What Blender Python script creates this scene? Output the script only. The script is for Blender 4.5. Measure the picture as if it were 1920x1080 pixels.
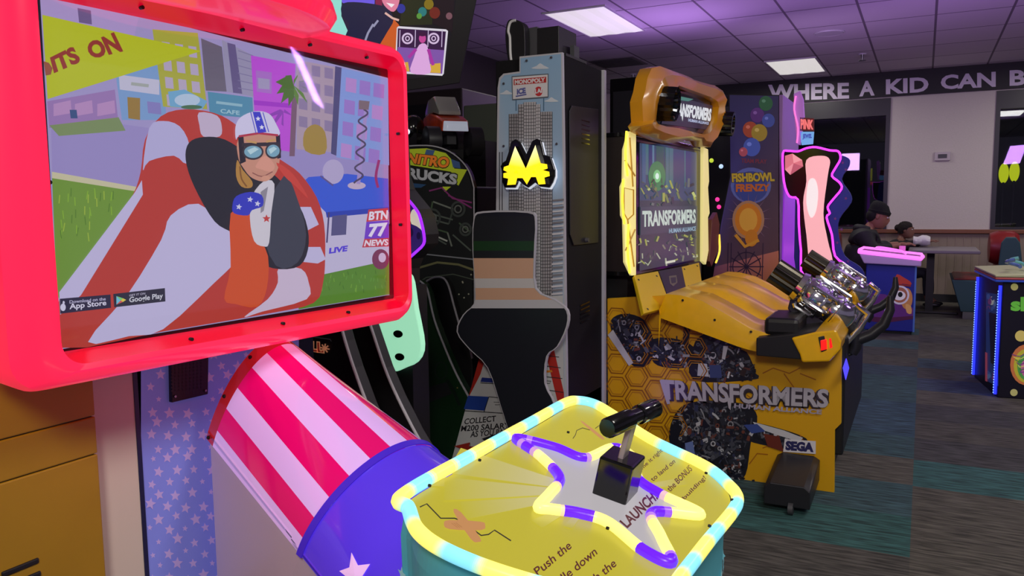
import bpy, bmesh, math, random
from mathutils import Vector, Matrix
from math import sin, cos, radians, pi, atan
random.seed(7)
SC = bpy.context.scene
for o in list(bpy.data.objects): bpy.data.objects.remove(o)

# ---------------------------------------------------------------- camera
FOC = 1500.0; CH = 1.3
_yaw = radians(27.2); _pit = atan(155/1500); _rol = atan(.012)
_R0 = Vector((cos(_yaw), sin(_yaw), 0)); _F = Vector((-sin(_yaw)*cos(_pit), cos(_yaw)*cos(_pit), -sin(_pit)))
_U0 = _R0.cross(_F)
_R = _R0*cos(_rol)-_U0*sin(_rol); _U = _U0*cos(_rol)+_R0*sin(_rol); _C = Vector((0, 0, CH))
cd = bpy.data.cameras.new('camera'); cam = bpy.data.objects.new('camera', cd); SC.collection.objects.link(cam)
cam.matrix_world = Matrix(((_R.x, _U.x, -_F.x, _C.x), (_R.y, _U.y, -_F.y, _C.y), (_R.z, _U.z, -_F.z, _C.z), (0, 0, 0, 1)))
cd.sensor_width = 36; cd.lens = 36*FOC/1920; cd.clip_start = .02; cd.clip_end = 200
SC.camera = cam
# ---------------------------------------------------------------- world, exposure
SC.view_settings.view_transform = 'Standard'; SC.view_settings.look = 'None'
SC.view_settings.gamma = 1; SC.view_settings.use_curve_mapping = False; SC.view_settings.exposure = 0
SC.cycles.use_denoising = True; SC.cycles.max_bounces = 6; SC.cycles.sample_clamp_indirect = 4
W = bpy.data.worlds.new('world'); SC.world = W; W.use_nodes = True
W.node_tree.nodes['Background'].inputs[0].default_value = (.62, .52, .80, 1)
W.node_tree.nodes['Background'].inputs[1].default_value = .17

def light(name, loc, aim, size, power, col, size_y=None, spread=None, kind='AREA', spot=None):
    l = bpy.data.lights.new(name, kind); l.energy = power; l.color = col
    if kind == 'AREA':
        l.shape = 'RECTANGLE'; l.size = size; l.size_y = size_y or size
        if spread: l.spread = spread
    elif kind == 'SPOT':
        l.spot_size = spot; l.spot_blend = .8; l.shadow_soft_size = size
    else: l.shadow_soft_size = size
    o = bpy.data.objects.new(name, l); SC.collection.objects.link(o); o.location = loc
    d = Vector(aim)-Vector(loc)
    o.rotation_euler = d.to_track_quat('-Z', 'Y').to_euler()
    return o
# ceiling lights: two troffers in view, plus unseen fill lights added for brightness
NEUT = (1, .95, .88)
light('troffer_and_fill_light', (-2.7, 7.0, 2.9), (-2.7, 7.0, 0), .55, 11, NEUT, 1.1)
light('troffer_and_fill_light', (-1.44, 10.5, 2.9), (-1.44, 10.5, 0), .55, 16, NEUT, 1.1)
light('troffer_and_fill_light', (1.6, 9.8, 2.9), (1.6, 9.8, 0), .55, 30, NEUT, 1.1)
light('troffer_and_fill_light', (1.3, 5.4, 2.9), (1.3, 5.4, 0), .55, 26, NEUT, 1.1)
light('troffer_and_fill_light', (.6, 1.8, 2.9), (-.6, 2.8, .5), .6, 44, NEUT, 1.2)  # unseen fill, added to brighten the sides that face the camera
light('troffer_and_fill_light', (.3, -1.1, 2.9), (-1.2, 1.2, .5), .6, 95, NEUT, 1.2)  # unseen fill behind the camera, added to brighten the cannon game
# purple stage light washing the ceiling and the back of the room
PURP = (.45, .15, 1)
light('purple_uplight', (.3, 6.3, 1.6), (.0, 7.5, 2.95), .3, 16, (.55, .25, 1), .3)
light('purple_uplight', (-2.0, 7.3, 2.0), (-2.3, 6.6, 2.95), .4, 11, (.6, .3, 1), .4)
light('purple_uplight', (1.6, 4.0, 2.2), (.2, 5.2, 2.95), .4, 12, (.55, .25, 1), .4)
light('purple_wall_wash', (-1.2, 7.6, 2.0), (-.2, 11.6, 2.2), .3, 7, (.7, .4, 1), .3)
light('blue_uplight', (-1.15, 3.45, .3), (-1.3, 3.6, 1.4), .15, .35, (.3, .1, 1), .15)

# ---------------------------------------------------------------- helpers
def lin(c, k=1.0):
    r = []
    for x in c[:3]:
        x = max(0, min(255, x))/255
        r.append((x/12.92 if x <= .04045 else ((x+.055)/1.055)**2.4)*k)
    return (r[0], r[1], r[2], 1)
def mat(name, col, rough=.5, metal=0, emit=None, es=1, spec=.5, coat=0, noise=0, nscale=20, bump=0):
    m = bpy.data.materials.new(name); m.use_nodes = True; nt = m.node_tree; b = nt.nodes['Principled BSDF']
    b.inputs['Base Color'].default_value = lin(col); b.inputs['Roughness'].default_value = rough
    b.inputs['Metallic'].default_value = metal; b.inputs['Specular IOR Level'].default_value = spec
    b.inputs['Coat Weight'].default_value = coat; b.inputs['Coat Roughness'].default_value = .08
    if emit: b.inputs['Emission Color'].default_value = lin(emit); b.inputs['Emission Strength'].default_value = es
    if noise or bump:
        tc = nt.nodes.new('ShaderNodeTexCoord'); nz = nt.nodes.new('ShaderNodeTexNoise'); nz.inputs['Scale'].default_value = nscale
        nz.inputs['Detail'].default_value = 6
        nt.links.new(tc.outputs['Object'], nz.inputs['Vector'])
        if noise:
            mr = nt.nodes.new('ShaderNodeMapRange'); mr.inputs['To Min'].default_value = 1-noise; mr.inputs['To Max'].default_value = 1+noise
            mr.inputs['From Min'].default_value = .3; mr.inputs['From Max'].default_value = .7
            nt.links.new(nz.outputs[0], mr.inputs[0])
            mx = nt.nodes.new('ShaderNodeVectorMath'); mx.operation = 'SCALE'; mx.inputs[0].default_value = lin(col)[:3]
            nt.links.new(mr.outputs[0], mx.inputs['Scale']); nt.links.new(mx.outputs[0], b.inputs['Base Color'])
        if bump:
            bp = nt.nodes.new('ShaderNodeBump'); bp.inputs['Strength'].default_value = bump; bp.inputs['Distance'].default_value = .01
            nt.links.new(nz.outputs[0], bp.inputs['Height']); nt.links.new(bp.outputs[0], b.inputs['Normal'])
    return m
def art_mat(name, es=0, base=1, rough=.4, coat=0, noise=0, nscale=40):
    m = bpy.data.materials.new(name); m.use_nodes = True; nt = m.node_tree; b = nt.nodes['Principled BSDF']
    a = nt.nodes.new('ShaderNodeVertexColor'); a.layer_name = 'Col'
    b.inputs['Roughness'].default_value = rough; b.inputs['Coat Weight'].default_value = coat; b.inputs['Coat Roughness'].default_value = .05
    out = a.outputs[0]
    if noise:
        tc = nt.nodes.new('ShaderNodeTexCoord'); nz = nt.nodes.new('ShaderNodeTexNoise'); nz.inputs['Scale'].default_value = nscale; nz.inputs['Detail'].default_value = 8
        mp = nt.nodes.new('ShaderNodeMapping'); mp.inputs['Scale'].default_value = (.3, 2.6, 1)
        nt.links.new(tc.outputs['Object'], mp.inputs[0]); nt.links.new(mp.outputs[0], nz.inputs['Vector'])
        mr = nt.nodes.new('ShaderNodeMapRange'); mr.inputs['From Min'].default_value = .35; mr.inputs['From Max'].default_value = .65
        mr.inputs['To Min'].default_value = 1-noise; mr.inputs['To Max'].default_value = 1+noise
        nt.links.new(nz.outputs[0], mr.inputs[0])
        mx = nt.nodes.new('ShaderNodeVectorMath'); mx.operation = 'SCALE'
        nt.links.new(out, mx.inputs[0]); nt.links.new(mr.outputs[0], mx.inputs['Scale']); out = mx.outputs[0]
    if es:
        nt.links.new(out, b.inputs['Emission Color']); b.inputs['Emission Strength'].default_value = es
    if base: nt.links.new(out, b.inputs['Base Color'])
    else: b.inputs['Base Color'].default_value = (.02, .02, .02, 1)
    return m
def tagp(o, label=None, cat=None, group=None, kind=None):
    if label: o['label'] = label
    if cat: o['category'] = cat
    if group: o['group'] = group
    if kind: o['kind'] = kind
    return o
def thing(name, label, cat, loc, group=None):
    o = bpy.data.objects.new(name, None); SC.collection.objects.link(o); o.location = loc; o.empty_display_size = .1
    return tagp(o, label, cat, group)
class MB:
    def __init__(s): s.v = []; s.f = []; s.c = []; s.m = []; s.col = None; s.mi = 0
    def add(s, vs, fs, col=None, mi=None):
        b = len(s.v); s.v += [Vector(p) for p in vs]
        for f in fs: s.f.append([b+i for i in f]); s.c.append(col or s.col or (255, 255, 255)); s.m.append(s.mi if mi is None else mi)
        return s
    def box(s, c, size, ax=None, col=None, mi=None):
        ax = ax or (Vector((1, 0, 0)), Vector((0, 1, 0)), Vector((0, 0, 1))); c = Vector(c)
        vs = [c+ax[0]*(size[0]/2*i)+ax[1]*(size[1]/2*j)+ax[2]*(size[2]/2*k) for i in (-1, 1) for j in (-1, 1) for k in (-1, 1)]
        return s.add(vs, [(0, 1, 3, 2), (4, 6, 7, 5), (0, 4, 5, 1), (2, 3, 7, 6), (0, 2, 6, 4), (1, 5, 7, 3)], col, mi)
    def bx(s, x0, x1, y0, y1, z0, z1, col=None, mi=None):
        return s.box(((x0+x1)/2, (y0+y1)/2, (z0+z1)/2), (x1-x0, y1-y0, z1-z0), None, col, mi)
    def prism(s, pts, vec, col=None, mi=None):
        n = len(pts); vec = Vector(vec); pts = [Vector(p) for p in pts]
        return s.add(pts+[p+vec for p in pts], [list(range(n)), list(range(2*n-1, n-1, -1))]+[(i, (i+1) % n, n+(i+1) % n, n+i) for i in range(n)], col, mi)
    def loft(s, rings, cap=True, closed=True, col=None, cols=None, mi=None):
        n = len(rings[0]); vs = [p for r in rings for p in r]; b = len(s.v); s.v += [Vector(p) for p in vs]
        for k in range(len(rings)-1):
            for i in range(n if closed else n-1):
                j = (i+1) % n
                s.f.append([b+k*n+i, b+k*n+j, b+(k+1)*n+j, b+(k+1)*n+i]); s.c.append((cols[k] if cols else col) or s.col or (255, 255, 255)); s.m.append(s.mi if mi is None else mi)
        if cap and closed:
            for r0 in (0, (len(rings)-1)*n):
                s.f.append([b+r0+i for i in range(n)]); s.c.append(col or s.col or (255, 255, 255)); s.m.append(s.mi if mi is None else mi)
        return s
    def tube(s, path, r, n=8, closed=False, cols=None, col=None, mi=None):
        path = [Vector(p) for p in path]; N = len(path); rings = []
        up = Vector((0, 0, 1)); prev = None
        for i in range(N):
            a = path[(i-1) % N] if (closed or i) else path[i]; b = path[(i+1) % N] if (closed or i < N-1) else path[i]
            t = (b-a).normalized()
            if prev is None:
                x = t.cross(up) if abs(t.z) < .9 else t.cross(Vector((1, 0, 0)))
            else: x = prev-t*prev.dot(t)
            x.normalize(); prev = x; y = t.cross(x); rr = r[i] if isinstance(r, (list, tuple)) else r
            rings.append([path[i]+x*(rr*cos(2*pi*k/n))+y*(rr*sin(2*pi*k/n)) for k in range(n)])
        if closed: rings.append(rings[0])
        return s.loft(rings, not closed, True, col, cols, mi)
    def cyl(s, a, b, r0, r1=None, n=20, col=None, mi=None):
        return s.tube([a, b], [r0, r0 if r1 is None else r1], n, col=col, mi=mi)
    def ell(s, c, r, ax=None, nu=20, nv=12, col=None, mi=None):
        ax = ax or (Vector((1, 0, 0)), Vector((0, 1, 0)), Vector((0, 0, 1))); c = Vector(c); rings = []
        for j in range(nv+1):
            th = -pi/2+pi*(j+.001)/(nv+.002)
            rings.append([c+ax[0]*(r[0]*cos(th)*cos(2*pi*i/nu))+ax[1]*(r[1]*cos(th)*sin(2*pi*i/nu))+ax[2]*(r[2]*sin(th)) for i in range(nu)])
        return s.loft(rings, True, True, col, None, mi)
    def build(s, name, mats, parent=None, smooth=False, bevel=0, label=None, flat_art=False):
        me = bpy.data.meshes.new(name); me.from_pydata(s.v, [], s.f); me.validate(verbose=False)
        if not isinstance(mats, (list, tuple)): mats = [mats]
        for m in mats: me.materials.append(m)
        if len(me.polygons) == len(s.f):
            ca = me.color_attributes.new('Col', 'FLOAT_COLOR', 'CORNER'); li = 0
            for p in me.polygons:
                p.material_index = s.m[p.index]; c = s.c[p.index]
                if isinstance(c[0], (tuple, list)):
                    for q, l in enumerate(p.loop_indices): ca.data[l].color = lin(c[q % len(c)])
                else:
                    cc = lin(c)
                    for l in p.loop_indices: ca.data[l].color = cc
        else: print('WARN face loss', name, len(me.polygons), len(s.f))
        if not flat_art:
            bm = bmesh.new(); bm.from_mesh(me); bmesh.ops.recalc_face_normals(bm, faces=bm.faces)
            if smooth:
                for f in bm.faces: f.smooth = True
                for e in bm.edges:
                    if len(e.link_faces) == 2 and e.calc_face_angle(0) > radians(38): e.smooth = False
            bm.to_mesh(me); bm.free()
        o = bpy.data.objects.new(name, me); SC.collection.objects.link(o)
        if parent:
            o.parent = parent; o.matrix_parent_inverse = Matrix.Translation(-parent.location)
        if bevel:
            bv = o.modifiers.new('bevel', 'BEVEL'); bv.width = bevel; bv.segments = 2; bv.limit_method = 'ANGLE'; bv.angle_limit = radians(50)
        if label: o['label'] = label
        return o
# a real plane in the room, read at photograph coordinates
class PL:
    def __init__(s, p0, n): s.p = Vector(p0); s.n = Vector(n).normalized()
    def __call__(s, x, y, off=0):
        r = _F+_R*((x-960)/FOC)+_U*((540-y)/FOC); return _C+r*((s.p-_C).dot(s.n)/r.dot(s.n))+s.n*off
def XP(c): return PL((c, 0, 0), (1, 0, 0))
def YP(c): return PL((0, c, 0), (0, -1, 0))
def ZP(c): return PL((0, 0, c), (0, 0, 1))
_tc = {}
def glyphs(txt, bold=.0):
    k = (txt, bold)
    if k in _tc: return _tc[k]
    cu = bpy.data.curves.new('t', 'FONT'); cu.body = txt; cu.offset = bold; cu.resolution_u = 3
    ob = bpy.data.objects.new('t', cu); SC.collection.objects.link(ob)
    dg = bpy.context.evaluated_depsgraph_get(); me = bpy.data.meshes.new_from_object(ob.evaluated_get(dg))
    vs = [v.co.copy() for v in me.vertices]; fs = [list(p.vertices) for p in me.polygons]
    bpy.data.objects.remove(ob); bpy.data.curves.remove(cu); bpy.data.meshes.remove(me)
    x0 = min(v.x for v in vs); x1 = max(v.x for v in vs); y0 = min(v.y for v in vs); y1 = max(v.y for v in vs)
    r = ([((v.x-x0)/(x1-x0), (v.y-y0)/(y1-y0)) for v in vs], fs); _tc[k] = r
    return r
class Art(MB):
    """flat printed or lit artwork lying on one plane of a real object"""
    def __init__(s, pl, eps=.0005, base=0): super().__init__(); s.pl = pl; s.eps = eps; s.boxes = []; s.base = base
    def _off(s, pts):
        x0 = min(p[0] for p in pts); x1 = max(p[0] for p in pts); y0 = min(p[1] for p in pts); y1 = max(p[1] for p in pts); L = s.base
        for b in s.boxes:
            if b[0] < x1 and b[1] > x0 and b[2] < y1 and b[3] > y0: L = max(L, b[4]+1)
        s.boxes.append((x0, x1, y0, y1, L)); return (L+1)*s.eps
    def poly(s, pts, col):
        o = s._off(pts); s.add([s.pl(x, y, o) for x, y in pts], [list(range(len(pts)))], col); return s
    def ell(s, cx, cy, rx, ry, col, n=22, rot=0, a0=0, a1=360):
        r = radians(rot); full = abs(a1-a0) >= 360
        pts = [(cx+rx*cos(a)*cos(r)-ry*sin(a)*sin(r), cy+rx*cos(a)*sin(r)+ry*sin(a)*cos(r)) for a in [radians(a0+(a1-a0)*i/(n if full else n-1)) for i in range(n)]]
        return s.poly(pts, col)
    def line(s, pts, w, col, closed=False):
        pts = list(pts)
        if closed: pts = pts+[pts[0]]
        o = s._off([(x-w, y-w) for x, y in pts]+[(x+w, y+w) for x, y in pts]); L = []; R = []
        for i, p in enumerate(pts):
            a = pts[max(i-1, 0)]; b = pts[min(i+1, len(pts)-1)]
            if closed and i in (0, len(pts)-1): a = pts[-2]; b = pts[1]
            dx, dy = b[0]-a[0], b[1]-a[1]; l = math.hypot(dx, dy) or 1; ww = w[i] if isinstance(w, (list, tuple)) else w
            L.append((p[0]-dy/l*ww/2, p[1]+dx/l*ww/2)); R.append((p[0]+dy/l*ww/2, p[1]-dx/l*ww/2))
        vs = [s.pl(x, y, o) for x, y in L+R]; n = len(pts)
        s.add(vs, [(i, i+1, n+i+1, n+i) for i in range(n-1)], col); return s
    def ring(s, cx, cy, rx, ry, w, col, n=28, a0=0, a1=360):
        return s.line([(cx+rx*cos(radians(a0+(a1-a0)*i/n)), cy+ry*sin(radians(a0+(a1-a0)*i/n))) for i in range(n+1)], w, col)
    def text(s, txt, q, col, bold=.02):
        """q: photograph corners top-left, top-right, bottom-right, bottom-left"""
        vs, fs = glyphs(txt, bold); o = s._off(q); A = [s.pl(x, y, o) for x, y in q]
        s.add([A[3]*((1-u)*(1-v))+A[2]*(u*(1-v))+A[1]*(u*v)+A[0]*((1-u)*v) for u, v in vs], fs, col); return s
    def star(s, cx, cy, r, col, rot=0, k=.45, sx=1):
        return s.poly([(cx+sx*(r if i % 2 == 0 else r*k)*sin(radians(rot+36*i)), cy-(r if i % 2 == 0 else r*k)*cos(radians(rot+36*i))) for i in range(10)], col)
    def build(s, name, m, parent=None, label=None): return super().build(name, m, parent, False, 0, label, True)
def struct(o): o['kind'] = 'structure'; return o
def curve_pts(pts, k=6, closed=False):
    """smooth a 3D or 2D polyline (Catmull-Rom)"""
    P = [Vector(p) for p in pts]; n = len(P); out = []
    for i in range(n if closed else n-1):
        a, b, c, d = (P[(i-1) % n] if (closed or i) else P[0]), P[i], P[(i+1) % n], (P[(i+2) % n] if (closed or i < n-2) else P[-1])
        for j in range(k):
            t = j/k; out.append(.5*((2*b)+(c-a)*t+(2*a-5*b+4*c-d)*t*t+(3*b-a-3*c+d)*t**3))
    if not closed: out.append(P[-1])
    return out
def c2(pts, k=5, closed=True): return [(p[0], p[1]) for p in curve_pts([(x, y, 0) for x, y in pts], k, closed)]

# ---------------------------------------------------------------- materials
M_blk = mat('black_laminate', (24, 23, 26), .45); M_dark = mat('dark_plastic', (34, 33, 38), .4); M_dgrey = mat('grey_plastic', (70, 70, 74), .5)
M_gloss = mat('gloss_black', (14, 14, 16), .12); M_white = mat('white_plastic', (215, 215, 215), .4); M_trim = mat('white_edge_trim', (190, 190, 195), .4)
M_chrome = mat('chrome', (240, 240, 244), .13, 1); M_steel = mat('steel', (150, 150, 150), .35, 1)
M_yel = mat('yellow_plastic', (250, 190, 10), .3, coat=.3, noise=.04); M_yelp = mat('yellow_panel', (245, 205, 12), .45)
M_orng = mat('amber_moulding', (228, 158, 24), .28, coat=.4)
M_art = art_mat('printed_vinyl', 0, 1, .4); M_artg = art_mat('printed_gloss', 0, 1, .2, .3)
M_scr = art_mat('lit_screen', .92, 0, .25); M_lit = art_mat('backlit_print', .75, .5, .3); M_led = art_mat('led_strip', 1.15, .4, .3)
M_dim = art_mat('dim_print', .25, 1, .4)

# ---------------------------------------------------------------- room shell
YW = 11.6; CE = 2.95
def build_floor():
    b = MB(); r = random.Random(3); w, d = .9, .42
    teal = {(0, -1): 1}
    for i in range(-5, 7):
        off = 3.99 if i % 2 == 0 else 4.84-.42*4+.42*.0
        for j in range(-14, 22):
            y0 = off+j*d; x0 = i*w; y1 = min(y0+d, YW)
            if y0 >= YW: continue
            v = r.random(); c = (84, 80, 73) if v < .45 else ((75, 72, 68) if v < .8 else (66, 65, 67))
            if i == 0 and j == 0: c = (52, 92, 92)
            elif i == -1 and abs(y0-3.16) < .1: c = (48, 88, 86)
            elif i == -1 and 4.7 < y0 < 5.5: c = (52, 76, 92)
            elif i == 0 and 5.95 < y0 < 6.4: c = (58, 70, 90)
            elif i == -1 and 6.5 < y0 < 6.9: c = (54, 72, 86)
            elif i == 0 and 6.9 < y0 < 7.3: c = (56, 74, 88)
            elif r.random() < .13: c = (54, 80, 86)
            b.add([(x0, y0, 0), (x0+w, y0, 0), (x0+w, y1, 0), (x0, y1, 0)], [(0, 1, 2, 3)], c)
    o = b.build('floor', art_mat('carpet_tiles', 0, 1, .95, noise=.6, nscale=26), flat_art=True); struct(o)
    s = MB().bx(-4.5, 6.3, -2, YW, -.1, -.002); struct(s.build('trim_1', M_dark))
build_floor()
def ceiling_mat():
    m = mat('ceiling_tiles', (205, 200, 205), .9); nt = m.node_tree; b = nt.nodes['Principled BSDF']
    tc = nt.nodes.new('ShaderNodeTexCoord'); mp = nt.nodes.new('ShaderNodeMapping'); mp.inputs['Location'].default_value = (.56, -8.29, 0)
    br = nt.nodes.new('ShaderNodeTexBrick'); br.offset = 0; br.inputs['Color1'].default_value = (.72, .69, .71, 1); br.inputs['Color2'].default_value = (.64, .61, .64, 1)
    br.inputs['Mortar'].default_value = (.2, .18, .2, 1); br.inputs['Scale'].default_value = 1; br.inputs['Mortar Size'].default_value = .011
    br.inputs['Brick Width'].default_value = .5935; br.inputs['Row Height'].default_value = .785
    nt.links.new(tc.outputs['Object'], mp.inputs[0]); nt.links.new(mp.outputs[0], br.inputs['Vector'])
    nz = nt.nodes.new('ShaderNodeTexNoise'); nz.inputs['Scale'].default_value = 60; nt.links.new(tc.outputs['Object'], nz.inputs['Vector'])
    bp = nt.nodes.new('ShaderNodeBump'); bp.inputs['Strength'].default_value = .3; bp.inputs['Distance'].default_value = .004
    nt.links.new(nz.outputs[0], bp.inputs['Height']); nt.links.new(bp.outputs[0], b.inputs['Normal'])
    nt.links.new(br.outputs[0], b.inputs['Base Color']); return m
struct(MB().bx(-4.5, 6.3, -2, YW, CE, CE+.08).build('ceiling', ceiling_mat()))
struct(MB().bx(-4.5, -4.4, -2, YW, 0, CE).build('wall_left', mat('dark_wall', (62, 55, 60), .9)))
M_wall = mat('painted_wall', (205, 198, 192), .9, noise=.03, nscale=60, bump=.15)
M_wains = mat('wainscot', (150, 135, 120), .7); M_wood = mat('sill_wood', (120, 70, 40), .45)
def back_wall():
    p = YP(YW); win = [(-2.6, -.43), (.74, 3.2)]; zs, zt = .93, 2.62
    b = MB(); xs = -4.5
    for x0, x1 in win+[(6.3, 6.3)]: b.bx(xs, x0, YW, YW+.1, zs, zt); xs = x1
    b.bx(-4.5, 6.3, YW, YW+.1, zt, CE); struct(b.build('wall_back', M_wall))
    b = MB().bx(-4.5, 6.3, YW, YW+.1, 0, zs)
    x = -4.4
    while x < 6.2: b.bx(x, x+.012, YW-.006, YW, .1, zs-.03); x += .09
    struct(b.build('wall_wainscot', M_wains))
    struct(MB().bx(-4.5, 6.3, YW-.05, YW-.001, zs-.05, zs).build('trim_2', M_wood, bevel=.006))
    struct(MB().bx(-4.5, 6.3, YW-.02, YW-.007, 0, .1).build('baseboard_back', M_dark))
    gm = bpy.data.materials.new('window_glass'); gm.use_nodes = True; nt = gm.node_tree; nt.nodes.clear()
    o = nt.nodes.new('ShaderNodeOutputMaterial'); mx = nt.nodes.new('ShaderNodeMixShader'); tr = nt.nodes.new('ShaderNodeBsdfTransparent'); gl = nt.nodes.new('ShaderNodeBsdfGlossy')
    gl.inputs['Roughness'].default_value = .015; gl.inputs[0].default_value = (.9, .9, .95, 1); tr.inputs[0].default_value = (.8, .85, .85, 1); mx.inputs[0].default_value = .04
    nt.links.new(tr.outputs[0], mx.inputs[1]); nt.links.new(gl.outputs[0], mx.inputs[2]); nt.links.new(mx.outputs[0], o.inputs[0])
    for k, (x0, x1) in enumerate(win):
        w = bpy.data.objects.new('window_%d' % (k+1), None); SC.collection.objects.link(w); w.location = ((x0+x1)/2, YW, zs); struct(w)
        f = MB(); t = .05
        f.bx(x0, x0+t, YW-.02, YW+.06, zs, zt); f.bx(x1-t, x1, YW-.02, YW+.06, zs, zt); f.bx(x0+t, x1-t, YW-.02, YW+.06, zt-.22, zt); f.bx(x0+t, x1-t, YW-.02, YW+.06, zs, zs+.03)
        f.build('window_frame', M_dark, w)
        MB().bx(x0+t, x1-t, YW+.02, YW+.026, zs+.03, zt-.22).build('window_pane', gm, w)
    # night outside: the far wall is an added dark backdrop
    struct(MB().bx(-9, 9, 16, 16.1, -.1, 4.5).build('wall_backdrop', mat('night_backdrop', (20, 22, 28), .9)))
    struct(MB().bx(-9, 9, YW+.1, 16, -.15, -.1).build('floor_outside', mat('asphalt', (30, 30, 34), .9)))
    # dark sign band with the slogan
    t = thing('slogan_sign', 'long black sign band with white capital slogan above the windows', 'sign', (0, YW-.03, 2.63))
    MB().bx(-2.75, 4.5, YW-.035, YW-.001, 2.635, CE-.002).build('sign_board', mat('sign_black', (30, 29, 33), .6), t)
    pl = YP(YW-.036); WC = (215, 205, 225)
    # letters measured along the sign: left end of each word, right end, photograph x at the sign's height
    for txt, x0, x1, yt0, yt1, yb0, yb1 in (('WHERE', 1440, 1592, 159, 155, 190, 185), ('A', 1611, 1640, 152, 151, 181, 179), ('KID', 1661, 1741, 149, 144, 177, 172),
                                            ('CAN', 1764, 1867, 141, 134, 168, 163), ('BE A KID', 1893, 2110, 132, 120, 161, 152)):
        for wd, u0, u1 in (((txt, 0, 1),) if txt != 'BE A KID' else (('BE', 0, .27), ('A', .36, .47), ('KID', .58, 1))):
            L = lambda p, q, u: p+(q-p)*u
            Art(pl, .001).text(wd, tuple((L(x0, x1, u), L(ya, yb, u)) for u, ya, yb in ((u0, yt0, yt1), (u1, yt0, yt1), (u1, yb0, yb1), (u0, yb0, yb1))), WC, .035).build('word', M_art, t)
back_wall()
# yellow ovals added outside to stand in for reflections in the window
for k, (x, y) in enumerate(((1882, 325), (1902, 322))):
    p = YP(15.9)(x, y); t = thing('reflection_oval', ('left' if k == 0 else 'right')+' of two yellow ovals added outside the right window in place of reflections', 'sign', (p.x, p.y, -.1), 'yellow reflection ovals outside the window')
    MB().ell(p, (.075, .03, .17), None, 16, 10).build('lit_oval', mat('yellow_lit_oval', (60, 60, 5), .5, emit=(205, 210, 20), es=1.0), t, True)
    MB().cyl((p.x, p.y, -.1), (p.x, p.y, p.z-.15), .02).build('post', M_blk, t, True)
def lamps():
    em = mat('troffer_diffuser', (220, 220, 220), .6, emit=(255, 250, 245), es=.62)
    for k, (x, y, lb) in enumerate(((-2.71, 7.02, 'large fluorescent ceiling panel above the skyscraper game cabinet'), (-1.45, 10.5, 'smaller far fluorescent ceiling panel near the slogan sign'))):
        t = thing('ceiling_light', lb, 'ceiling light', (x, y, CE), 'fluorescent ceiling panels')
        f = MB(); w, d, e = .29, .56, .018
        for a0, a1, b0, b1 in ((-w, w, -d, -d+e), (-w, w, d-e, d), (-w, -w+e, -d+e, d-e), (w-e, w, -d+e, d-e)): f.bx(x+a0, x+a1, y+b0, y+b1, CE-.012, CE)
        f.build('frame', M_white, t)
        d_ = MB()
        for q in range(3):
            xx0 = x-w+e+q*(2*w-2*e)/3; xx1 = x-w+e+(q+1)*(2*w-2*e)/3
            d_.add([(xx0, y-d+e, CE-.004), ((xx0+xx1)/2, y-d+e, CE-.013), (xx1, y-d+e, CE-.004), (xx1, y+d-e, CE-.004), ((xx0+xx1)/2, y+d-e, CE-.013), (xx0, y+d-e, CE-.004)], [(0, 1, 4, 5), (1, 2, 3, 4)])
        d_.build('diffuser', em, t)
    for p, lb in (((-3.25, 9.1), 'square grey ceiling air vent right of the large fluorescent panel'), ((1.05, 7.95), 'grey ceiling air vent at the top right corner')):
        t = thing('ceiling_vent', lb, 'vent', (p[0], p[1], CE), 'ceiling air vents'); MB().bx(p[0]-.28, p[0]+.28, p[1]-.28, p[1]+.28, CE-.008, CE).build('vent_frame', mat('vent_grey', (120, 112, 118), .6), t)
        s = MB()
        for q in range(9): s.box((p[0], p[1]-.23+q*.057, CE-.012), (.48, .03, .006))
        s.build('vent_slats', M_dgrey, t)
    c = ZP(CE)(1555, 61); t = thing('ceiling_speaker', 'round white flush ceiling speaker', 'speaker', c)
    MB().cyl(c, c-Vector((0, 0, .012)), .13, .125, 28).build('grille', M_white, t, True); MB().tube([(c.x+.135*cos(a*pi/14), c.y+.135*sin(a*pi/14), CE-.006) for a in range(28)], .008, 6, True).build('rim', M_white, t, True)
    for px, py, lb in ((1617, 101, 'small hanging fire sprinkler near the slogan sign'), (1187, 139, 'small dark fire sprinkler between vent and amber marquee')):
        c = ZP(CE)(px, py); t = thing('sprinkler', lb, 'sprinkler', c, 'ceiling sprinklers')
        MB().cyl(c, c-Vector((0, 0, .01)), .045, .04, 16).build('escutcheon', M_white, t, True)
        MB().cyl(c-Vector((0, 0, .01)), c-Vector((0, 0, .07)), .018, .012, 10).build('stem', M_steel, t, True)
        MB().cyl(c-Vector((0, 0, .07)), c-Vector((0, 0, .076)), .04, .04, 14).build('deflector', M_steel, t, True)
lamps()
c = YP(YW)(1767, 293); t = thing('thermostat', 'small white thermostat on the plain wall between the windows', 'thermostat', c)
MB().bx(c.x-.09, c.x+.09, YW-.03, YW-.001, c.z-.055, c.z+.055).build('case', mat('thermostat_case', (190, 180, 185), .5), t, bevel=.006); MB().bx(c.x-.05, c.x+.05, YW-.034, YW-.03, c.z-.025, c.z+.025).build('display', M_dgrey, t)

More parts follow.
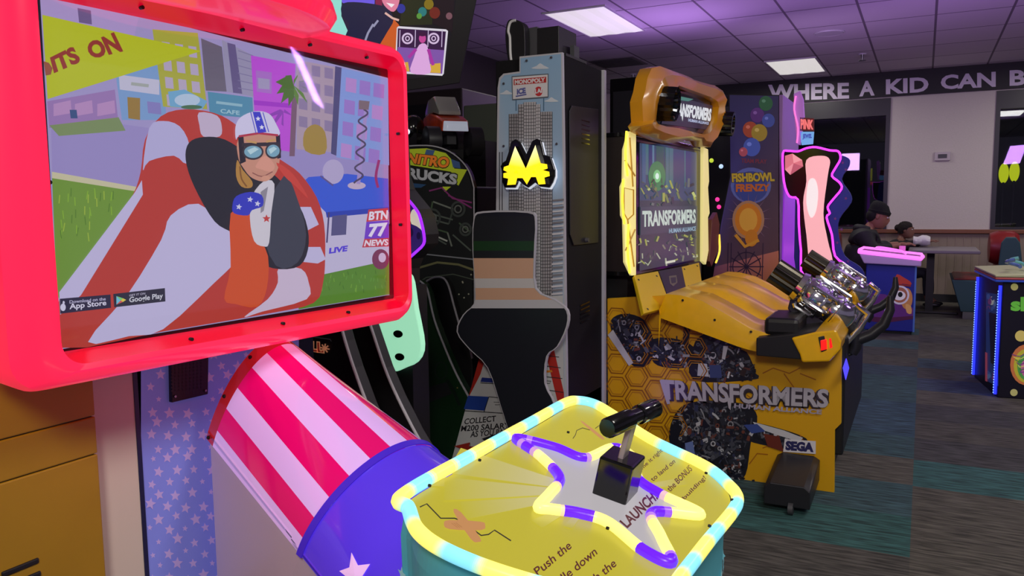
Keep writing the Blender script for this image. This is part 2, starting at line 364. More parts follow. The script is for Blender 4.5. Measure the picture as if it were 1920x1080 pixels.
# ---------------------------------------------------------------- cannon game (nearest, left)
_ps = radians(4.5); T1 = Vector((sin(_ps), cos(_ps), 0)); N1 = Vector((cos(_ps), -sin(_ps), 0)); ZZ = Vector((0, 0, 1)); NS = -1.4703
def L1(s, n, z): return T1*s+N1*n+ZZ*z
def rrect(s0, s1, z0, z1, r, n, k=8):
    out = []
    for cx, cz, a0 in ((s1-r, z1-r, 0), (s0+r, z1-r, 90), (s0+r, z0+r, 180), (s1-r, z0+r, 270)):
        for i in range(k+1):
            a = radians(a0+90*i/k); out.append(L1(cx+r*cos(a), n, cz+r*sin(a)))
    return out
M_redl = mat('lit_red_acrylic', (238, 20, 62), .25, emit=(250, 40, 82), es=.76, coat=.4)
M_redd = mat('red_acrylic_lip', (200, 0, 30), .3, emit=(225, 0, 45), es=.62)
def screen_picture(pl):
    a = Art(pl, .0002)
    LAV = (158, 148, 200)
    a.poly([(74, -19), (727, 146), (730, 553), (113, 655)], LAV)
    a.poly([(95, 215), (727, 300), (730, 420), (98, 340)], (150, 138, 196))
    # street fronts
    a.poly([(74, -17), (260, 32), (250, 75), (150, 50), (78, 28)], (170, 150, 205))
    a.poly([(145, 15), (170, 20), (172, 46), (148, 42)], (105, 90, 140))
    a.poly([(88, 190), (215, 168), (222, 232), (92, 240)], (150, 118, 178))
    a.poly([(92, 235), (222, 220), (235, 245), (110, 255)], (120, 140, 95))
    for x in (100, 140, 182): a.poly([(x, 195), (x+32, 188), (x+34, 212), (x, 218)], (178, 138, 190))
    a.poly([(130, 206), (143, 206), (145, 222), (132, 222)], (50, 80, 130))
    a.poly([(215, 130), (302, 108), (312, 225), (228, 225)], (120, 155, 205))
    a.poly([(222, 140), (298, 150), (298, 178), (224, 168)], (190, 188, 215)); a.line([(245, 157), (278, 161)], 6, (160, 166, 165))
    a.poly([(238, 182), (262, 184), (262, 225), (240, 222)], (150, 120, 60)); a.poly([(275, 190), (300, 193), (302, 215), (277, 212)], (130, 125, 190))
    a.poly([(285, 55), (370, 62), (388, 205), (305, 200)], (168, 168, 62))
    for i in range(3):
        for j in range(4): a.poly([(302+i*25+j*3, 78+j*33+i*4), (317+i*25+j*3, 80+j*33+i*4), (319+i*25+j*3, 101+j*33+i*4), (304+i*25+j*3, 99+j*33+i*4)], (178, 165, 195))
    a.poly([(376, 72), (415, 88), (424, 172), (385, 170)], (104, 98, 118))
    a.poly([(415, 75), (475, 105), (478, 182), (424, 172)], (150, 145, 178)); a.poly([(425, 80), (440, 84), (453, 176), (436, 174)], (98, 88, 135))
    for i in range(6): a.line([(445, 95+i*14), (474, 105+i*13)], 1.5, (125, 118, 160))
    a.poly([(388, 172), (472, 183), (474, 222), (392, 215)], (78, 138, 172)); a.line([(404, 192), (453, 198)], 5, (140, 180, 200)); a.text('CAFE', ((412, 204), (448, 208), (448, 216), (412, 212)), (160, 195, 212))
    a.poly([(314, 172), (345, 168), (388, 190), (378, 205), (318, 200)], (110, 165, 205)); a.ell(350, 188, 24, 12, (175, 195, 222)); a.ell(358, 201, 20, 4, (70, 110, 80))
    a.poly([(469, 104), (553, 120), (545, 285), (512, 280), (476, 215)], (186, 78, 214)); a.poly([(474, 188), (550, 195), (550, 203), (475, 197)], (160, 50, 200))
    a.poly([(478, 132), (508, 136), (508, 176), (480, 172)], (168, 110, 200)); a.poly([(482, 146), (504, 149), (504, 168), (483, 166)], (160, 150, 190))
    a.poly([(555, 112), (628, 126), (622, 285), (556, 280)], (170, 150, 170))
    for i in range(3):
        for j in range(4): a.poly([(560+i*24, 118+j*33+i*4), (576+i*24, 121+j*33+i*4), (576+i*24, 141+j*33+i*4), (560+i*24, 138+j*33+i*4)], (138, 122, 160))
    a.poly(c2([(572, 283), (570, 248), (590, 233), (609, 248), (609, 288)], 3), (160, 132, 62))
    a.poly([(628, 124), (640, 127), (630, 292), (620, 288)], (72, 70, 118))
    a.poly([(640, 127), (727, 148), (729, 310), (630, 295)], (128, 152, 218))
    for i in range(3):
        for j in range(4): a.poly([(648+i*26-j*3, 145+j*41+i*5), (668+i*26-j*3, 149+j*41+i*5), (667+i*26-j*3, 175+j*41+i*5), (647+i*26-j*3, 171+j*41+i*5)], (150, 118, 200) if (i+j) % 3 else (178, 135, 205))
    # palm and its trunk
    a.poly([(546, 180), (556, 180), (551, 293), (541, 293)], (118, 88, 112))
    for dx, dy in ((-32, 12), (-34, -10), (-16, -22), (8, -24), (28, -12), (34, 8), (26, 30), (-24, 30), (8, 34), (-10, 36)):
        a.poly([(549, 160), (549+dx*.5-dy*.16, 160+dy*.5+dx*.14-6), (549+dx, 160+dy+4), (549+dx*.5+dy*.16, 160+dy*.5-dx*.12+3)], (72, 110, 34) if dx < 0 else (92, 132, 48))
    for dx, dy in ((-22, 10), (18, 8), (2, 28), (-14, 24)): a.poly([(528+dx*.2, 205), (528+dx-4, 205+dy), (528+dx, 209+dy), (530, 211)], (140, 62, 180))
    # lawns
    a.poly([(97, 330), (150, 338), (262, 358), (230, 400), (110, 560), (106, 545)], (108, 146, 52))
    a.poly([(97, 322), (265, 352), (262, 360), (97, 334)], (196, 190, 160))
    for i in range(30): x = 104+random.random()*110; y = 352+random.random()*max(10, 150-(x-104)*.9); a.line([(x, y), (x+random.uniform(-3, 3), y+16)], 2, random.choice([(128, 170, 50), (86, 126, 40), (150, 176, 60)]))
    a.poly([(556, 560), (606, 500), (729, 470), (730, 552), (560, 580)], (84, 132, 42))
    for i in range(34): x = 600+random.random()*128; y = 500+random.random()*44; a.line([(x, y), (x+random.uniform(-2, 2), y+7)], 1.4, random.choice([(110, 158, 52), (66, 112, 36), (96, 148, 60)]))
    # news van
    a.poly([(590, 400), (600, 378), (727, 372), (729, 488), (608, 514), (596, 480)], (190, 182, 216))
    a.poly([(560, 348), (578, 332), (650, 326), (727, 335), (729, 392), (610, 398)], (52, 88, 212)); a.poly([(610, 398), (729, 388), (729, 397), (612, 408)], (38, 62, 175))
    a.poly([(622, 405), (650, 402), (648, 440), (620, 442)], (84, 82, 130)); a.poly([(582, 372), (600, 402), (600, 442), (590, 430)], (110, 130, 175)); a.line([(616, 398), (612, 455)], 3, (70, 60, 110))
    for pts, cc in (([(690, 393), (727, 390), (728, 412), (686, 416)], (196, 58, 72)), ([(686, 416), (728, 413), (728, 446), (682, 448)], (110, 60, 200)), ([(682, 448), (728, 446), (728, 462), (678, 464)], (190, 55, 75))): a.poly(pts, cc)
    a.text('BTN', ((692, 397), (727, 394), (726, 411), (690, 413)), (225, 215, 235), .04); a.text('77', ((692, 420), (726, 417), (725, 443), (688, 445)), (225, 215, 240), .05); a.text('NEWS', ((684, 450), (727, 448), (727, 460), (681, 462)), (225, 210, 230), .04)
    a.text('LIVE', ((617, 465), (652, 460), (650, 471), (616, 476)), (80, 60, 210), .05)
    a.ell(713, 486, 16, 19, (118, 52, 88)); a.ell(716, 483, 7, 9, (205, 180, 215))
    a.ell(624, 322, 20, 23, (176, 164, 206)); a.line([(600, 330), (624, 348)], 3, (90, 80, 140)); a.ell(668, 348, 17, 7, (190, 170, 200))
    sp = [(681+8*sin(k*.9)+(-k*.32), 205+k*4.2) for k in range(34)]; a.line([(686, 200), (671, 345)], 7, (160, 140, 200)); a.line(c2(sp, 3, False), 3.4, (74, 64, 96)); a.poly([(672, 188), (692, 190), (690, 206), (672, 205)], (120, 100, 110))
    a.line(c2([(710, 300), (704, 330), (708, 352)], 4, False), 5, (150, 40, 110))
    # red and white striped cannon with a dark mouth
    RED = (182, 56, 48); WH = (190, 182, 222)
    a.poly(c2([(113, 652), (110, 560), (200, 440), (245, 370), (262, 322), (270, 262), (300, 218), (345, 205), (400, 212), (438, 232), (470, 262), (525, 300), (560, 325), (592, 370), (606, 420), (608, 480), (604, 530), (586, 568), (500, 588), (300, 622)], 3), RED)
    a.poly([(109, 548), (250, 362), (264, 338), (266, 365), (150, 553), (111, 590)], WH)
    a.poly(c2([(163, 641), (237, 552), (300, 450), (318, 404), (370, 382), (425, 430), (447, 465), (440, 490), (400, 530), (304, 617), (240, 630)], 3), WH)
    a.poly(c2([(521, 502), (563, 504), (577, 530), (573, 561), (490, 584), (456, 594), (500, 561), (519, 530)], 3), (200, 182, 210))
    a.poly([(556, 388), (581, 388), (596, 421), (571, 434)], WH); a.poly([(568, 463), (599, 463), (609, 486), (594, 494), (566, 491)], WH)
    a.poly(c2([(371, 211), (405, 217), (414, 238), (410, 256), (379, 256), (372, 235)], 3), (192, 175, 205))
    a.poly(c2([(278, 240), (304, 227), (335, 237), (353, 271), (347, 307), (324, 292), (278, 302), (266, 318)], 3), (178, 172, 218))
    a.poly(c2([(352, 268), (380, 257), (420, 262), (470, 295), (530, 345), (566, 400), (577, 455), (560, 498), (510, 503), (470, 480), (438, 440), (400, 415), (362, 350), (346, 300)], 4), (28, 30, 42))
    a.poly(c2([(490, 420), (530, 330), (555, 372), (572, 440), (556, 492), (515, 498)], 3), (58, 62, 78)); a.poly(c2([(500, 500), (470, 480), (440, 445), (440, 420), (470, 440), (500, 470)], 3), (24, 26, 36))
    # stunt rider: suit, sleeve, glove, face, goggles, helmet
    a.poly(c2([(430, 400), (466, 400), (480, 440), (500, 480), (498, 540), (480, 575), (440, 570), (418, 560), (430, 500)], 3), (206, 78, 36))
    a.poly(c2([(470, 368), (492, 340), (512, 345), (506, 400), (502, 455), (492, 462), (474, 452), (466, 410)], 3), (206, 200, 214)); a.star(497, 410, 8, (190, 60, 60)); a.poly([(486, 360), (500, 350), (492, 395), (486, 400)], (140, 135, 150))
    a.poly(c2([(433, 385), (440, 368), (466, 360), (488, 366), (490, 386), (470, 394), (462, 404), (436, 400)], 3), (48, 56, 190))
    for x, y in ((445, 388), (466, 374), (480, 382)): a.star(x, y, 6, (205, 205, 235), 10)
    a.poly(c2([(442, 300), (452, 318), (470, 340), (468, 352), (450, 350), (440, 330)], 3), (176, 128, 62)); a.line(c2([(447, 312), (450, 335), (460, 350)], 3, False), 3, (130, 84, 40))
    a.poly(c2([(444, 262), (480, 250), (516, 256), (522, 290), (516, 322), (496, 340), (470, 334), (454, 316), (444, 296)], 4), (198, 140, 122))
    a.poly(c2([(476, 312), (494, 292), (512, 310), (505, 322), (488, 318)], 3), (214, 150, 134)); a.line(c2([(470, 324), (488, 331), (508, 322)], 3, False), 2, (140, 84, 80)); a.ell(495, 334, 8, 5, (208, 148, 128))
    a.poly([(443, 252), (453, 252), (458, 303), (447, 308)], (30, 26, 40)); a.poly([(514, 252), (522, 252), (524, 296), (517, 298)], (30, 26, 40))
    a.line([(450, 272), (522, 270)], 7, (46, 40, 50)); a.ell(471, 285, 20, 15, (52, 46, 56)); a.ell(509, 283, 15, 15, (52, 46, 56)); a.ell(471, 285, 16.5, 11.5, (120, 165, 190)); a.ell(509, 283, 12, 11.5, (120, 165, 190)); a.poly([(460, 282), (474, 276), (482, 280), (466, 290)], (180, 210, 222)); a.poly([(500, 280), (510, 275), (516, 279), (504, 289)], (180, 210, 222))
    a.line([(458, 264), (478, 268)], 4, (196, 150, 96)); a.line([(496, 266), (514, 262)], 4, (196, 150, 96))
    a.poly(c2([(439, 262), (438, 238), (448, 220), (474, 209), (500, 213), (514, 232), (520, 254), (482, 250), (446, 255)], 4), (206, 200, 234)); a.line([(444, 256), (482, 250), (518, 254)], 4, (176, 46, 72))
    a.poly([(470, 210), (484, 210), (496, 248), (480, 250)], (56, 60, 200)); a.star(480, 223, 5, (225, 225, 245)); a.star(487, 239, 5, (225, 225, 245)); a.line([(466, 210), (476, 250)], 1.6, (70, 70, 200)); a.line([(489, 211), (500, 248)], 1.6, (70, 70, 200))
    a.poly(c2([(515, 305), (540, 320), (560, 345), (575, 372), (552, 350), (530, 330)], 3), (200, 66, 56))
    # pennant
    a.poly([(78, 28), (376, 96), (88, 186)], (182, 190, 32)); BR = (146, 48, 42)
    a.text('ITS', ((92, 108), (136, 86), (152, 116), (100, 138)), BR, .05); a.text('ON', ((158, 82), (212, 60), (230, 97), (170, 112)), BR, .05); a.poly([(80, 115), (90, 118), (97, 128), (94, 140), (84, 142)], (150, 80, 60))
    # store badges
    a.poly([(110, 560), (205, 552), (206, 577), (111, 588)], (34, 32, 62)); a.text('Download on the', ((128, 563), (196, 557), (196, 563), (128, 569)), (180, 175, 210)); a.text('App Store', ((128, 569), (197, 562), (197, 575), (128, 583)), (215, 210, 235), .02)
    a.ell(116, 576, 5, 7, (205, 200, 230)); a.ell(117, 567, 2, 3, (205, 200, 230))
    a.poly([(210, 551), (307, 540), (308, 565), (212, 576)], (38, 38, 58)); a.poly([(216, 555), (216, 571), (224, 563)], (110, 190, 220)); a.poly([(216, 555), (224, 563), (228, 559)], (120, 200, 120)); a.poly([(216, 571), (224, 563), (228, 566)], (210, 90, 90)); a.poly([(224, 563), (228, 559), (234, 562), (228, 566)], (220, 200, 80))
    a.text('GET IT ON', ((240, 552), (270, 548), (270, 552), (240, 556)), (180, 175, 200)); a.text('Google Play', ((240, 557), (303, 549), (303, 562), (240, 570)), (205, 205, 220), .02)
    return a
def cannon_game():
    t = thing('cannon_game', 'red-framed arcade game with striped cannon, large screen and glowing yellow star deck', 'arcade game', L1(1.27, -1.2, 0))
    # screen
    s0, s1, z0, z1 = .802, 1.733, 1.050, 1.668
    mo = MB().prism([L1(s0-.05, NS-.01, z0-.03), L1(s1+.03, NS-.01, z0-.03), L1(s1+.03, NS-.01, z1+.03), L1(s0-.05, NS-.01, z1+.03)], N1*-.07).build('monitor', M_blk, t)
    screen_picture(PL(L1(0, NS, 0), N1)).build('screen_picture', M_scr, mo)
    gm = bpy.data.materials.new('screen_glass'); gm.use_nodes = True; nt = gm.node_tree; nt.nodes.clear()
    o = nt.nodes.new('ShaderNodeOutputMaterial'); mx = nt.nodes.new('ShaderNodeMixShader'); tr = nt.nodes.new('ShaderNodeBsdfTransparent'); gl = nt.nodes.new('ShaderNodeBsdfGlossy')
    gl.inputs['Roughness'].default_value = .03; mx.inputs[0].default_value = .07; nt.links.new(tr.outputs[0], mx.inputs[1]); nt.links.new(gl.outputs[0], mx.inputs[2]); nt.links.new(mx.outputs[0], o.inputs[0])
    MB().prism([L1(s0-.012, NS+.010, z0-.012), L1(s1+.009, NS+.010, z0-.012), L1(s1+.009, NS+.010, z1+.012), L1(s0-.012, NS+.010, z1+.012)], N1*.003).build('screen_glass', gm, mo)
    # lit bezel: rounded-rectangle rings lofted from back to front to inner lip
    B = (s0-.11, s1+.035, z0-.065, z1+.062)
    prof = [(0, -.09, .06), (-.004, .01, .06), (.0, .035, .06), (.010, .052, .055), (.022, .058, .05), (.03, .052, .045)]
    rings = []
    for ins, h, r in prof: rings.append(rrect(B[0]+ins*(1 if ins <= 0 else 2.7), B[1]-ins*.75, B[2]+ins*1.25, B[3]-ins, r, NS+h, 8))
    bz = MB().loft(rings, False); bz.build('lit_bezel', M_redl, t, True)
    lip = MB().loft([rings[-1], rrect(s0-.022, s1+.012, z0-.022, z1+.022, .03, NS+.03, 8), rrect(s0-.008, s1+.006, z0-.008, z1+.008, .006, NS+.003, 8)], False).build('inner_lip', M_redd, t, True)
    for s, z in [(s0-.02, z0-.018), (s0+.25, z0-.02), (s0+.5, z0-.02), (s0+.72, z0-.02), (s1+.008, z0+.2), (s1+.008, z0+.45), (s0+.18, z1+.02), (s0+.42, z1+.02), (s0+.62, z1+.02), (s0+.82, z1+.02), (s0-.02, z0+.3)]:
        MB().cyl(L1(s, NS+.028, z), L1(s, NS+.036, z), .004, .004, 8).build('screw', M_blk, lip)
    # hat brim topper
    cs = 1.13; top = MB(); R = []
    for r_, z in ((.05, 1.700), (.26, 1.696), (.315, 1.708), (.335, 1.735), (.325, 1.762), (.30, 1.775), (.05, 1.777)):
        R.append([L1(cs+r_*cos(a), NS+.02+r_*.62*sin(a), z) for a in [2*pi*i/48 for i in range(48)]])
    br = top.loft(R).build('hat_brim', M_redl, t, True)
    def drum(r_, za, zb, m, nm): MB().loft([[L1(cs+r_*cos(a), NS+.02+r_*.62*sin(a), z) for a in [2*pi*i/48 for i in range(48)]] for z in (za, zb)]).build(nm, m, t, True)
    drum(.305, 1.776, 1.80, M_blk, 'hat_band'); drum(.292, 1.80, 2.1, mat('lit_yellow_drum', (230, 230, 60), .3, emit=(225, 228, 70), es=.8), 'hat_crown')
    # starry blue back panel, speaker, side board
    NB = NS-.22; p = PL(L1(0, NB, 0), N1)
    MB().prism([L1(1.1, NB, 0), L1(1.64, NB, 0), L1(1.64, NB, 1.75), L1(1.1, NB, 1.75)], N1*-.35).build('cabinet_body', mat('navy_edge', (18, 22, 60), .4), t)
    a = Art(p, .0006)
    a.poly([p0 for p0 in ((264, 560), (560, 560), (560, 1120), (264, 1120))], (132, 142, 236))
    rr = random.Random(5)
    for j in range(22):
        for i in range(8):
            x = 283+i*33+rr.uniform(-4, 4)+(j % 2)*14; y = 640+j*22+rr.uniform(-5, 5)
            if x < 640 and not (308 < x < 392 and y < 758): a.star(x, y, rr.choice([6, 9, 11, 12]), (196, 172, 235), rr.uniform(-15, 15), sx=.92)
    a.build('starry_panel', art_mat('starry_print_glow', .10, 1, .5), t)  # slight glow in the print stands in for light on the panel
    sp = MB().prism([p(313, 600, .001), p(386, 600, .001), p(384, 738, .001), p(316, 754, .001)], N1*.012).build('speaker_grille', M_blk, t, bevel=.002)
    for x, y in ((321, 742), (378, 731)): q = p(x, y, .013); MB().cyl(q, q+N1*.004, .0035, .003, 8).build('screw', M_steel, sp)
    g = Art(PL(L1(0, NB+.0135, 0), N1), .0005); [g.ell(322+i*7, 668+j*6.5-i*.9, 1.7, 1.7, (6, 6, 8), 6) for i in range(9) for j in range(11)]; g.build('grille_holes', M_art, sp)
    sA = p(257, 860).dot(T1); sB = p(265, 860).dot(T1); sC = p(176, 860).dot(T1)
    MB().prism([L1(sA, NB+.004, 0), L1(sB, NB+.004, 0), L1(sB, NB+.004, 1.7), L1(sA, NB+.004, 1.7)], N1*-.03).build('edge_strip', mat('navy_edge_trim', (22, 26, 70), .4), t)
    MB().prism([L1(sC, NB+.002, 0), L1(sA, NB+.002, 0), L1(sA, NB+.002, 1.7), L1(sC, NB+.002, 1.7)], N1*-.03).build('side_board', mat('cream_board', (222, 204, 190), .6), t)
    # cannon barrel: half-elliptic rings along a falling axis, straight skirt beneath
    n_c, z_c, s_c = -1.655, .738, 1.378
    ax = N1*cos(.385)-ZZ*sin(.385); up = N1*sin(.405)+ZZ*cos(.405)
    def ring(L, r, h, f0=0, f1=180, n=49, grow=0):
        c = L1(s_c, n_c, z_c)+ax*L
        return [c-T1*((r+grow)*cos(radians(f0+(f1-f0)*i/(n-1))))+up*((h+grow)*sin(radians(f0+(f1-f0)*i/(n-1)))) for i in range(n)]
    def at(L):
        u = L/.446
        return .14+(.234-.14)*u, .263+(.198-.263)*u
    WB = [(0, 9), (25, 38), (55, 69), (86, 101), (118, 131), (150, 160)]
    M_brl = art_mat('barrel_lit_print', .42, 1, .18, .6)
    b = MB(); N = 90; Ls = [.0, .035]+[.035+.411*k/10 for k in range(1, 11)]
    for k in range(len(Ls)-1):
        r0, h0 = at(Ls[k]); r1, h1 = at(Ls[k+1]); A = ring(Ls[k], r0, h0, n=N+1); Bq = ring(Ls[k+1], r1, h1, n=N+1)
        for i in range(N):
            f = (i+.5)*180/N; w = any(p0 <= f <= p1 for p0, p1 in WB) and k > 0
            b.add([A[i], A[i+1], Bq[i+1], Bq[i]], [(0, 1, 2, 3)], (214, 172, 238) if w else ((214, 4, 104) if k else (170, 30, 40)))
    o = b.build('striped_barrel', M_brl, t); weld(o)
    # collar, blue sleeve with white stars
    b = MB(); b.loft([ring(.440, .238, .202, grow=0), ring(.440, .238, .202, grow=.002), ring(.456, .2375, .1985, grow=.003), ring(.456, .2375, .1985, grow=0)], False, False).build('sleeve_collar', mat('indigo_band', (70, 40, 200), .3, emit=(60, 30, 190), es=.35), t, True)
    b = MB(); Ls = [.455+.5*k/10 for k in range(11)]
    for k in range(10):
        r0, h0 = at(Ls[k]); r1, h1 = at(Ls[k+1]); A = ring(Ls[k], min(r0, .27), h0, n=N+1); Bq = ring(Ls[k+1], min(r1, .27), h1, n=N+1)
        for i in range(N): b.add([A[i], A[i+1], Bq[i+1], Bq[i]], [(0, 1, 2, 3)], (84, 52, 224))
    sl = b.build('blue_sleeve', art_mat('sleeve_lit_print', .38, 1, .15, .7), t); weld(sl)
    def on(L, f, gr=.0015): r, h = at(L); return ring(L, min(r, .27), h, f, f, 2, gr)[0]
    for (L, f, R_) in ((.60, 22, .045), (.66, 62, .05), (.60, 100, .04), (.78, 30, .045)):
        pts = [on(L+(R_ if i % 2 == 0 else R_*.45)*cos(radians(36*i)), f+(R_ if i % 2 == 0 else R_*.45)*sin(radians(36*i))/.24*57) for i in range(10)]
        MB().add(pts+[on(L, f, .003)], [(i, (i+1) % 10, 10) for i in range(10)], (235, 190, 245)).build('printed_star', M_brl, sl)
    # end screws
    for f in (2, 28, 58, 92, 125): q = on(.01, f, .001); MB().ell(q, (.005, .005, .005), None, 8, 6).build('screw', M_blk, t)
    # skirt walls under the barrel
    for sd in (0, 180):
        top_ = [ring(L, min(at(L)[0], .27)-.004, at(L)[1], sd, sd, 2)[0] for L in (.015, .446, .9)]
        pts = top_+[Vector((top_[-1].x, top_[-1].y, 0)), Vector((top_[0].x, top_[0].y, 0))]
        MB().prism(pts, T1*(.012 if sd == 0 else -.012)).build('skirt_panel', mat('lilac_panel', (222, 200, 226), .35, coat=.2), t)
    # ---- star deck (tilted 12 degrees)
    ps = radians(-1.5); td = Vector((sin(ps), cos(ps), 0)); nd = Vector((cos(ps), -sin(ps), 0)); dl = radians(12)
    ND = nd*sin(dl)+ZZ*cos(dl); ed = nd*cos(dl)-ZZ*sin(dl); p0 = ZP(.84)(765, 960); pd = PL(p0, ND)
    def D(s, e, h=0): return p0+td*s+ed*e+ND*h
    out = c2([(.03, -.03), (.0, .0), (-.045, .045), (-.064, .10), (-.062, .18), (-.04, .27), (.0, .35), (.05, .39), (.129, .397), (.256, .405), (.413, .417), (.475, .413), (.516, .393), (.577, .333), (.626, .204), (.699, .097), (.735, .036), (.724, -.002), (.678, -.018), (.5, -.022), (.25, -.028)], 5)
    def inset(k, hh): 
        cx, cy = .335, .19; r = []
        for i in range(len(out)):
            a = Vector(out[i-1]); b2 = Vector(out[(i+1) % len(out)]); dd = (b2-a).normalized(); r.append(D(out[i][0]-dd.y*k, out[i][1]+dd.x*k, hh))
        return r
    sgn = 1 if sum(out[i-1][0]*out[i][1]-out[i][0]*out[i-1][1] for i in range(len(out))) > 0 else -1
    ins = lambda k, hh: inset(k*sgn, hh)
    base = MB().loft([ins(.012, -.012), ins(.012, -.05), [Vector((p.x, p.y, .02)) for p in ins(.03, -.05)]], True)
    dcab = base.build('deck_cabinet', mat('teal_print_glow', (84, 164, 176), .4, emit=(50, 120, 135), es=.22), t)  # glow put into the teal stands in for light on this side
    pr = MB(); A_ = ins(.012, -.05); B_ = [Vector((p.x, p.y, .02)) for p in ins(.03, -.05)]; rs = random.Random(6)
    for i in range(0, len(A_)):
        a0, a1 = A_[i], A_[(i+3) % len(A_)]; b0 = B_[i]; ed1 = (a1-a0); ex = Vector((ed1.x, ed1.y, 0)).normalized(); dn = (b0-a0).normalized(); nn_ = ex.cross(dn).normalized(); nn_ = nn_ if (a0-sum(A_, Vector())/len(A_)).dot(nn_) > 0 else -nn_
        for k_ in range(5):
            if (i+k_) % 3: continue
            c_ = a0+dn*(.07+.14*k_+rs.uniform(-.02, .02))+nn_*.002; R_ = rs.choice([.014, .02, .024])
            pr.add([c_+ex*(R_*(1 if j % 2 == 0 else .45)*sin(radians(36*j)))-dn*(R_*(1 if j % 2 == 0 else .45)*cos(radians(36*j))) for j in range(10)]+[c_], [(j, (j+1) % 10, 10) for j in range(10)], (150, 205, 214))
    o_ = pr.build('star_print', art_mat('pale_star_glow', .2, 1, .4), dcab); o_['kind'] = 'stuff'  # stars carry the same stand-in glow as the teal
    # stars printed on the deck cabinet side (viewer side, small)
    plate = MB().loft([ins(.012, -.012), ins(.012, .0)], True).build('deck_plate', M_white, t)
    a = Art(pd, .0003); 
    px = lambda v: v
    a.add(ins(.012, .0006), [list(range(len(out)))], (208, 194, 48)); a.boxes.append((0, 3000, 0, 3000, 1))
    cx, cy = 1120, 925
    rr = random.Random(2)
    def clipdeck(x, y): return (x, y)
    for ang, wd, ln, col in ((200, 16, 290, (216, 206, 120)), (168, 12, 260, (214, 205, 130)), (232, 10, 130, (220, 214, 110)), (252, 8, 140, (226, 226, 150)), (276, 9, 120, (216, 206, 90)), (300, 9, 110, (222, 214, 120)), (140, 12, 150, (214, 206, 110)), (118, 9, 120, (220, 214, 140)), (20, 7, 190, (218, 208, 120)), (-12, 8, 170, (224, 214, 90)), (186, 5, 320, (226, 220, 60)), (182, 14, 290, (212, 190, 110))):
        r1 = radians(ang-wd/2); r2 = radians(ang+wd/2); sx, sy = 1.0, .62
        a.poly([(cx, cy), (cx+ln*cos(r1)*sx, cy+ln*sin(r1)*sy), (cx+ln*cos(r2)*sx, cy+ln*sin(r2)*sy)], ((222, 212, 176), (208, 195, 56), (208, 195, 56)))
    # pale glow zone round the star, the star itself
    SQ = [(966, 828), (1040, 845), (1095, 865), (1150, 845), (1190, 868), (1196, 905), (1240, 935), (1312, 972), (1222, 968), (1238, 1015), (1257, 1062), (1205, 1040), (1140, 988), (1085, 970), (1030, 962), (1008, 958), (1030, 932), (1048, 903), (1012, 862)]
    a.poly(SQ, (198, 192, 196))
    TC = (92, 22, 28)
    a.text('LAUNCH!', ((1160, 980), (1222, 920), (1234, 938), (1176, 994)), TC, .03)
    for s_, q in (('Time it right', ((1190, 886), (1238, 842), (1244, 850), (1198, 892))), ('to land on', ((1217, 900), (1262, 862), (1266, 870), (1224, 906))), ('the BONUS', ((1248, 918), (1291, 874), (1298, 884), (1256, 926))), ('building!', ((1277, 936), (1318, 894), (1325, 902), (1285, 942))),
                  ('Push the', ((999, 1070), (1064, 1016), (1072, 1030), (1008, 1084))), ('handle down', ((1012, 1112), (1112, 1028), (1120, 1042), (1022, 1126))), ('to launch the', ((1040, 1140), (1148, 1050), (1156, 1064), (1050, 1154)))): a.text(s_, q, TC, .012)
    # cracks and sticking plasters
    BKC = (44, 36, 30)
    for pts in ([(787, 952), (800, 946), (826, 973), (852, 973), (866, 978)], [(890, 996), (902, 1005), (916, 1003), (927, 995), (958, 1015)], [(1074, 823), (1079, 816), (1081, 808), (1092, 803), (1106, 807)], [(1116, 804), (1124, 798), (1131, 801), (1138, 798)]): a.line(pts, 2.4 if pts[0][0] < 1000 else 1.3, BKC)
    SK = (214, 150, 92)
    a.poly(c2([(850, 961), (864, 962), (900, 1010), (896, 1018), (882, 1012)], 3), SK); a.poly(c2([(832, 984), (842, 977), (900, 980), (909, 986), (902, 996), (842, 994)], 3), SK); a.poly(c2([(1090, 793), (1094, 792), (1130, 820), (1132, 825), (1124, 822)], 2), SK)
    for x in (852, 856, 860): a.line([(x-6, 983), (x+6, 992)], .8, (180, 120, 70))
    a.build('deck_graphic', art_mat('deck_backlit', .80, 0, .3), plate)
    # outer rope light, yellow and cyan segments
    path = ins(.0, .006); path = [Vector(p) for p in curve_pts(path, 6, True)]; n = len(path); L = 0; cols = []; YC = (255, 236, 112); CC = (128, 214, 238)
    def mixc(a_, b_, k): return tuple(a_[i]+(b_[i]-a_[i])*k for i in range(3))
    for i in range(n):
        L += (path[(i+1) % n]-path[i]).length; ph = (L/.135) % 1; k = min(1, max(0, (abs(ph-.5)*2-.30)/.3)); cols.append(mixc(CC, YC, k))
    MB().tube(path, .0115, 10, True, cols=cols).build('rope_light', art_mat('rope_led', .95, .25, .3), t, True)
    # star neon, yellow and violet pieces
    sp2 = c2(SQ, 8); VC = (92, 24, 240); cols = []
    VP_ = [(968, 836, 16), (1002, 838, 20), (1030, 848, 20), (1058, 856, 18), (1082, 862, 14), (1040, 902, 17), (1048, 912, 12), (1075, 966, 18), (1098, 976, 18), (1215, 1042, 16), (1236, 1054, 16), (1255, 1062, 14), (1232, 968, 17), (1248, 975, 12), (1205, 916, 16), (1225, 928, 16), (1150, 845, 10)]
    for i in range(len(sp2)):
        x, y = sp2[i]; dd = min(math.hypot(x-u_, y-v_)/r_ for u_, v_, r_ in VP_); k = min(1, max(0, (dd-.75)/.45)); cols.append(mixc(VC, (255, 240, 130), k))
    sp = [pd(x, y, .007) for x, y in sp2]
    MB().tube(sp, .0095, 10, True, cols=cols).build('star_neon', art_mat('star_led', .95, .25, .3), t, True)
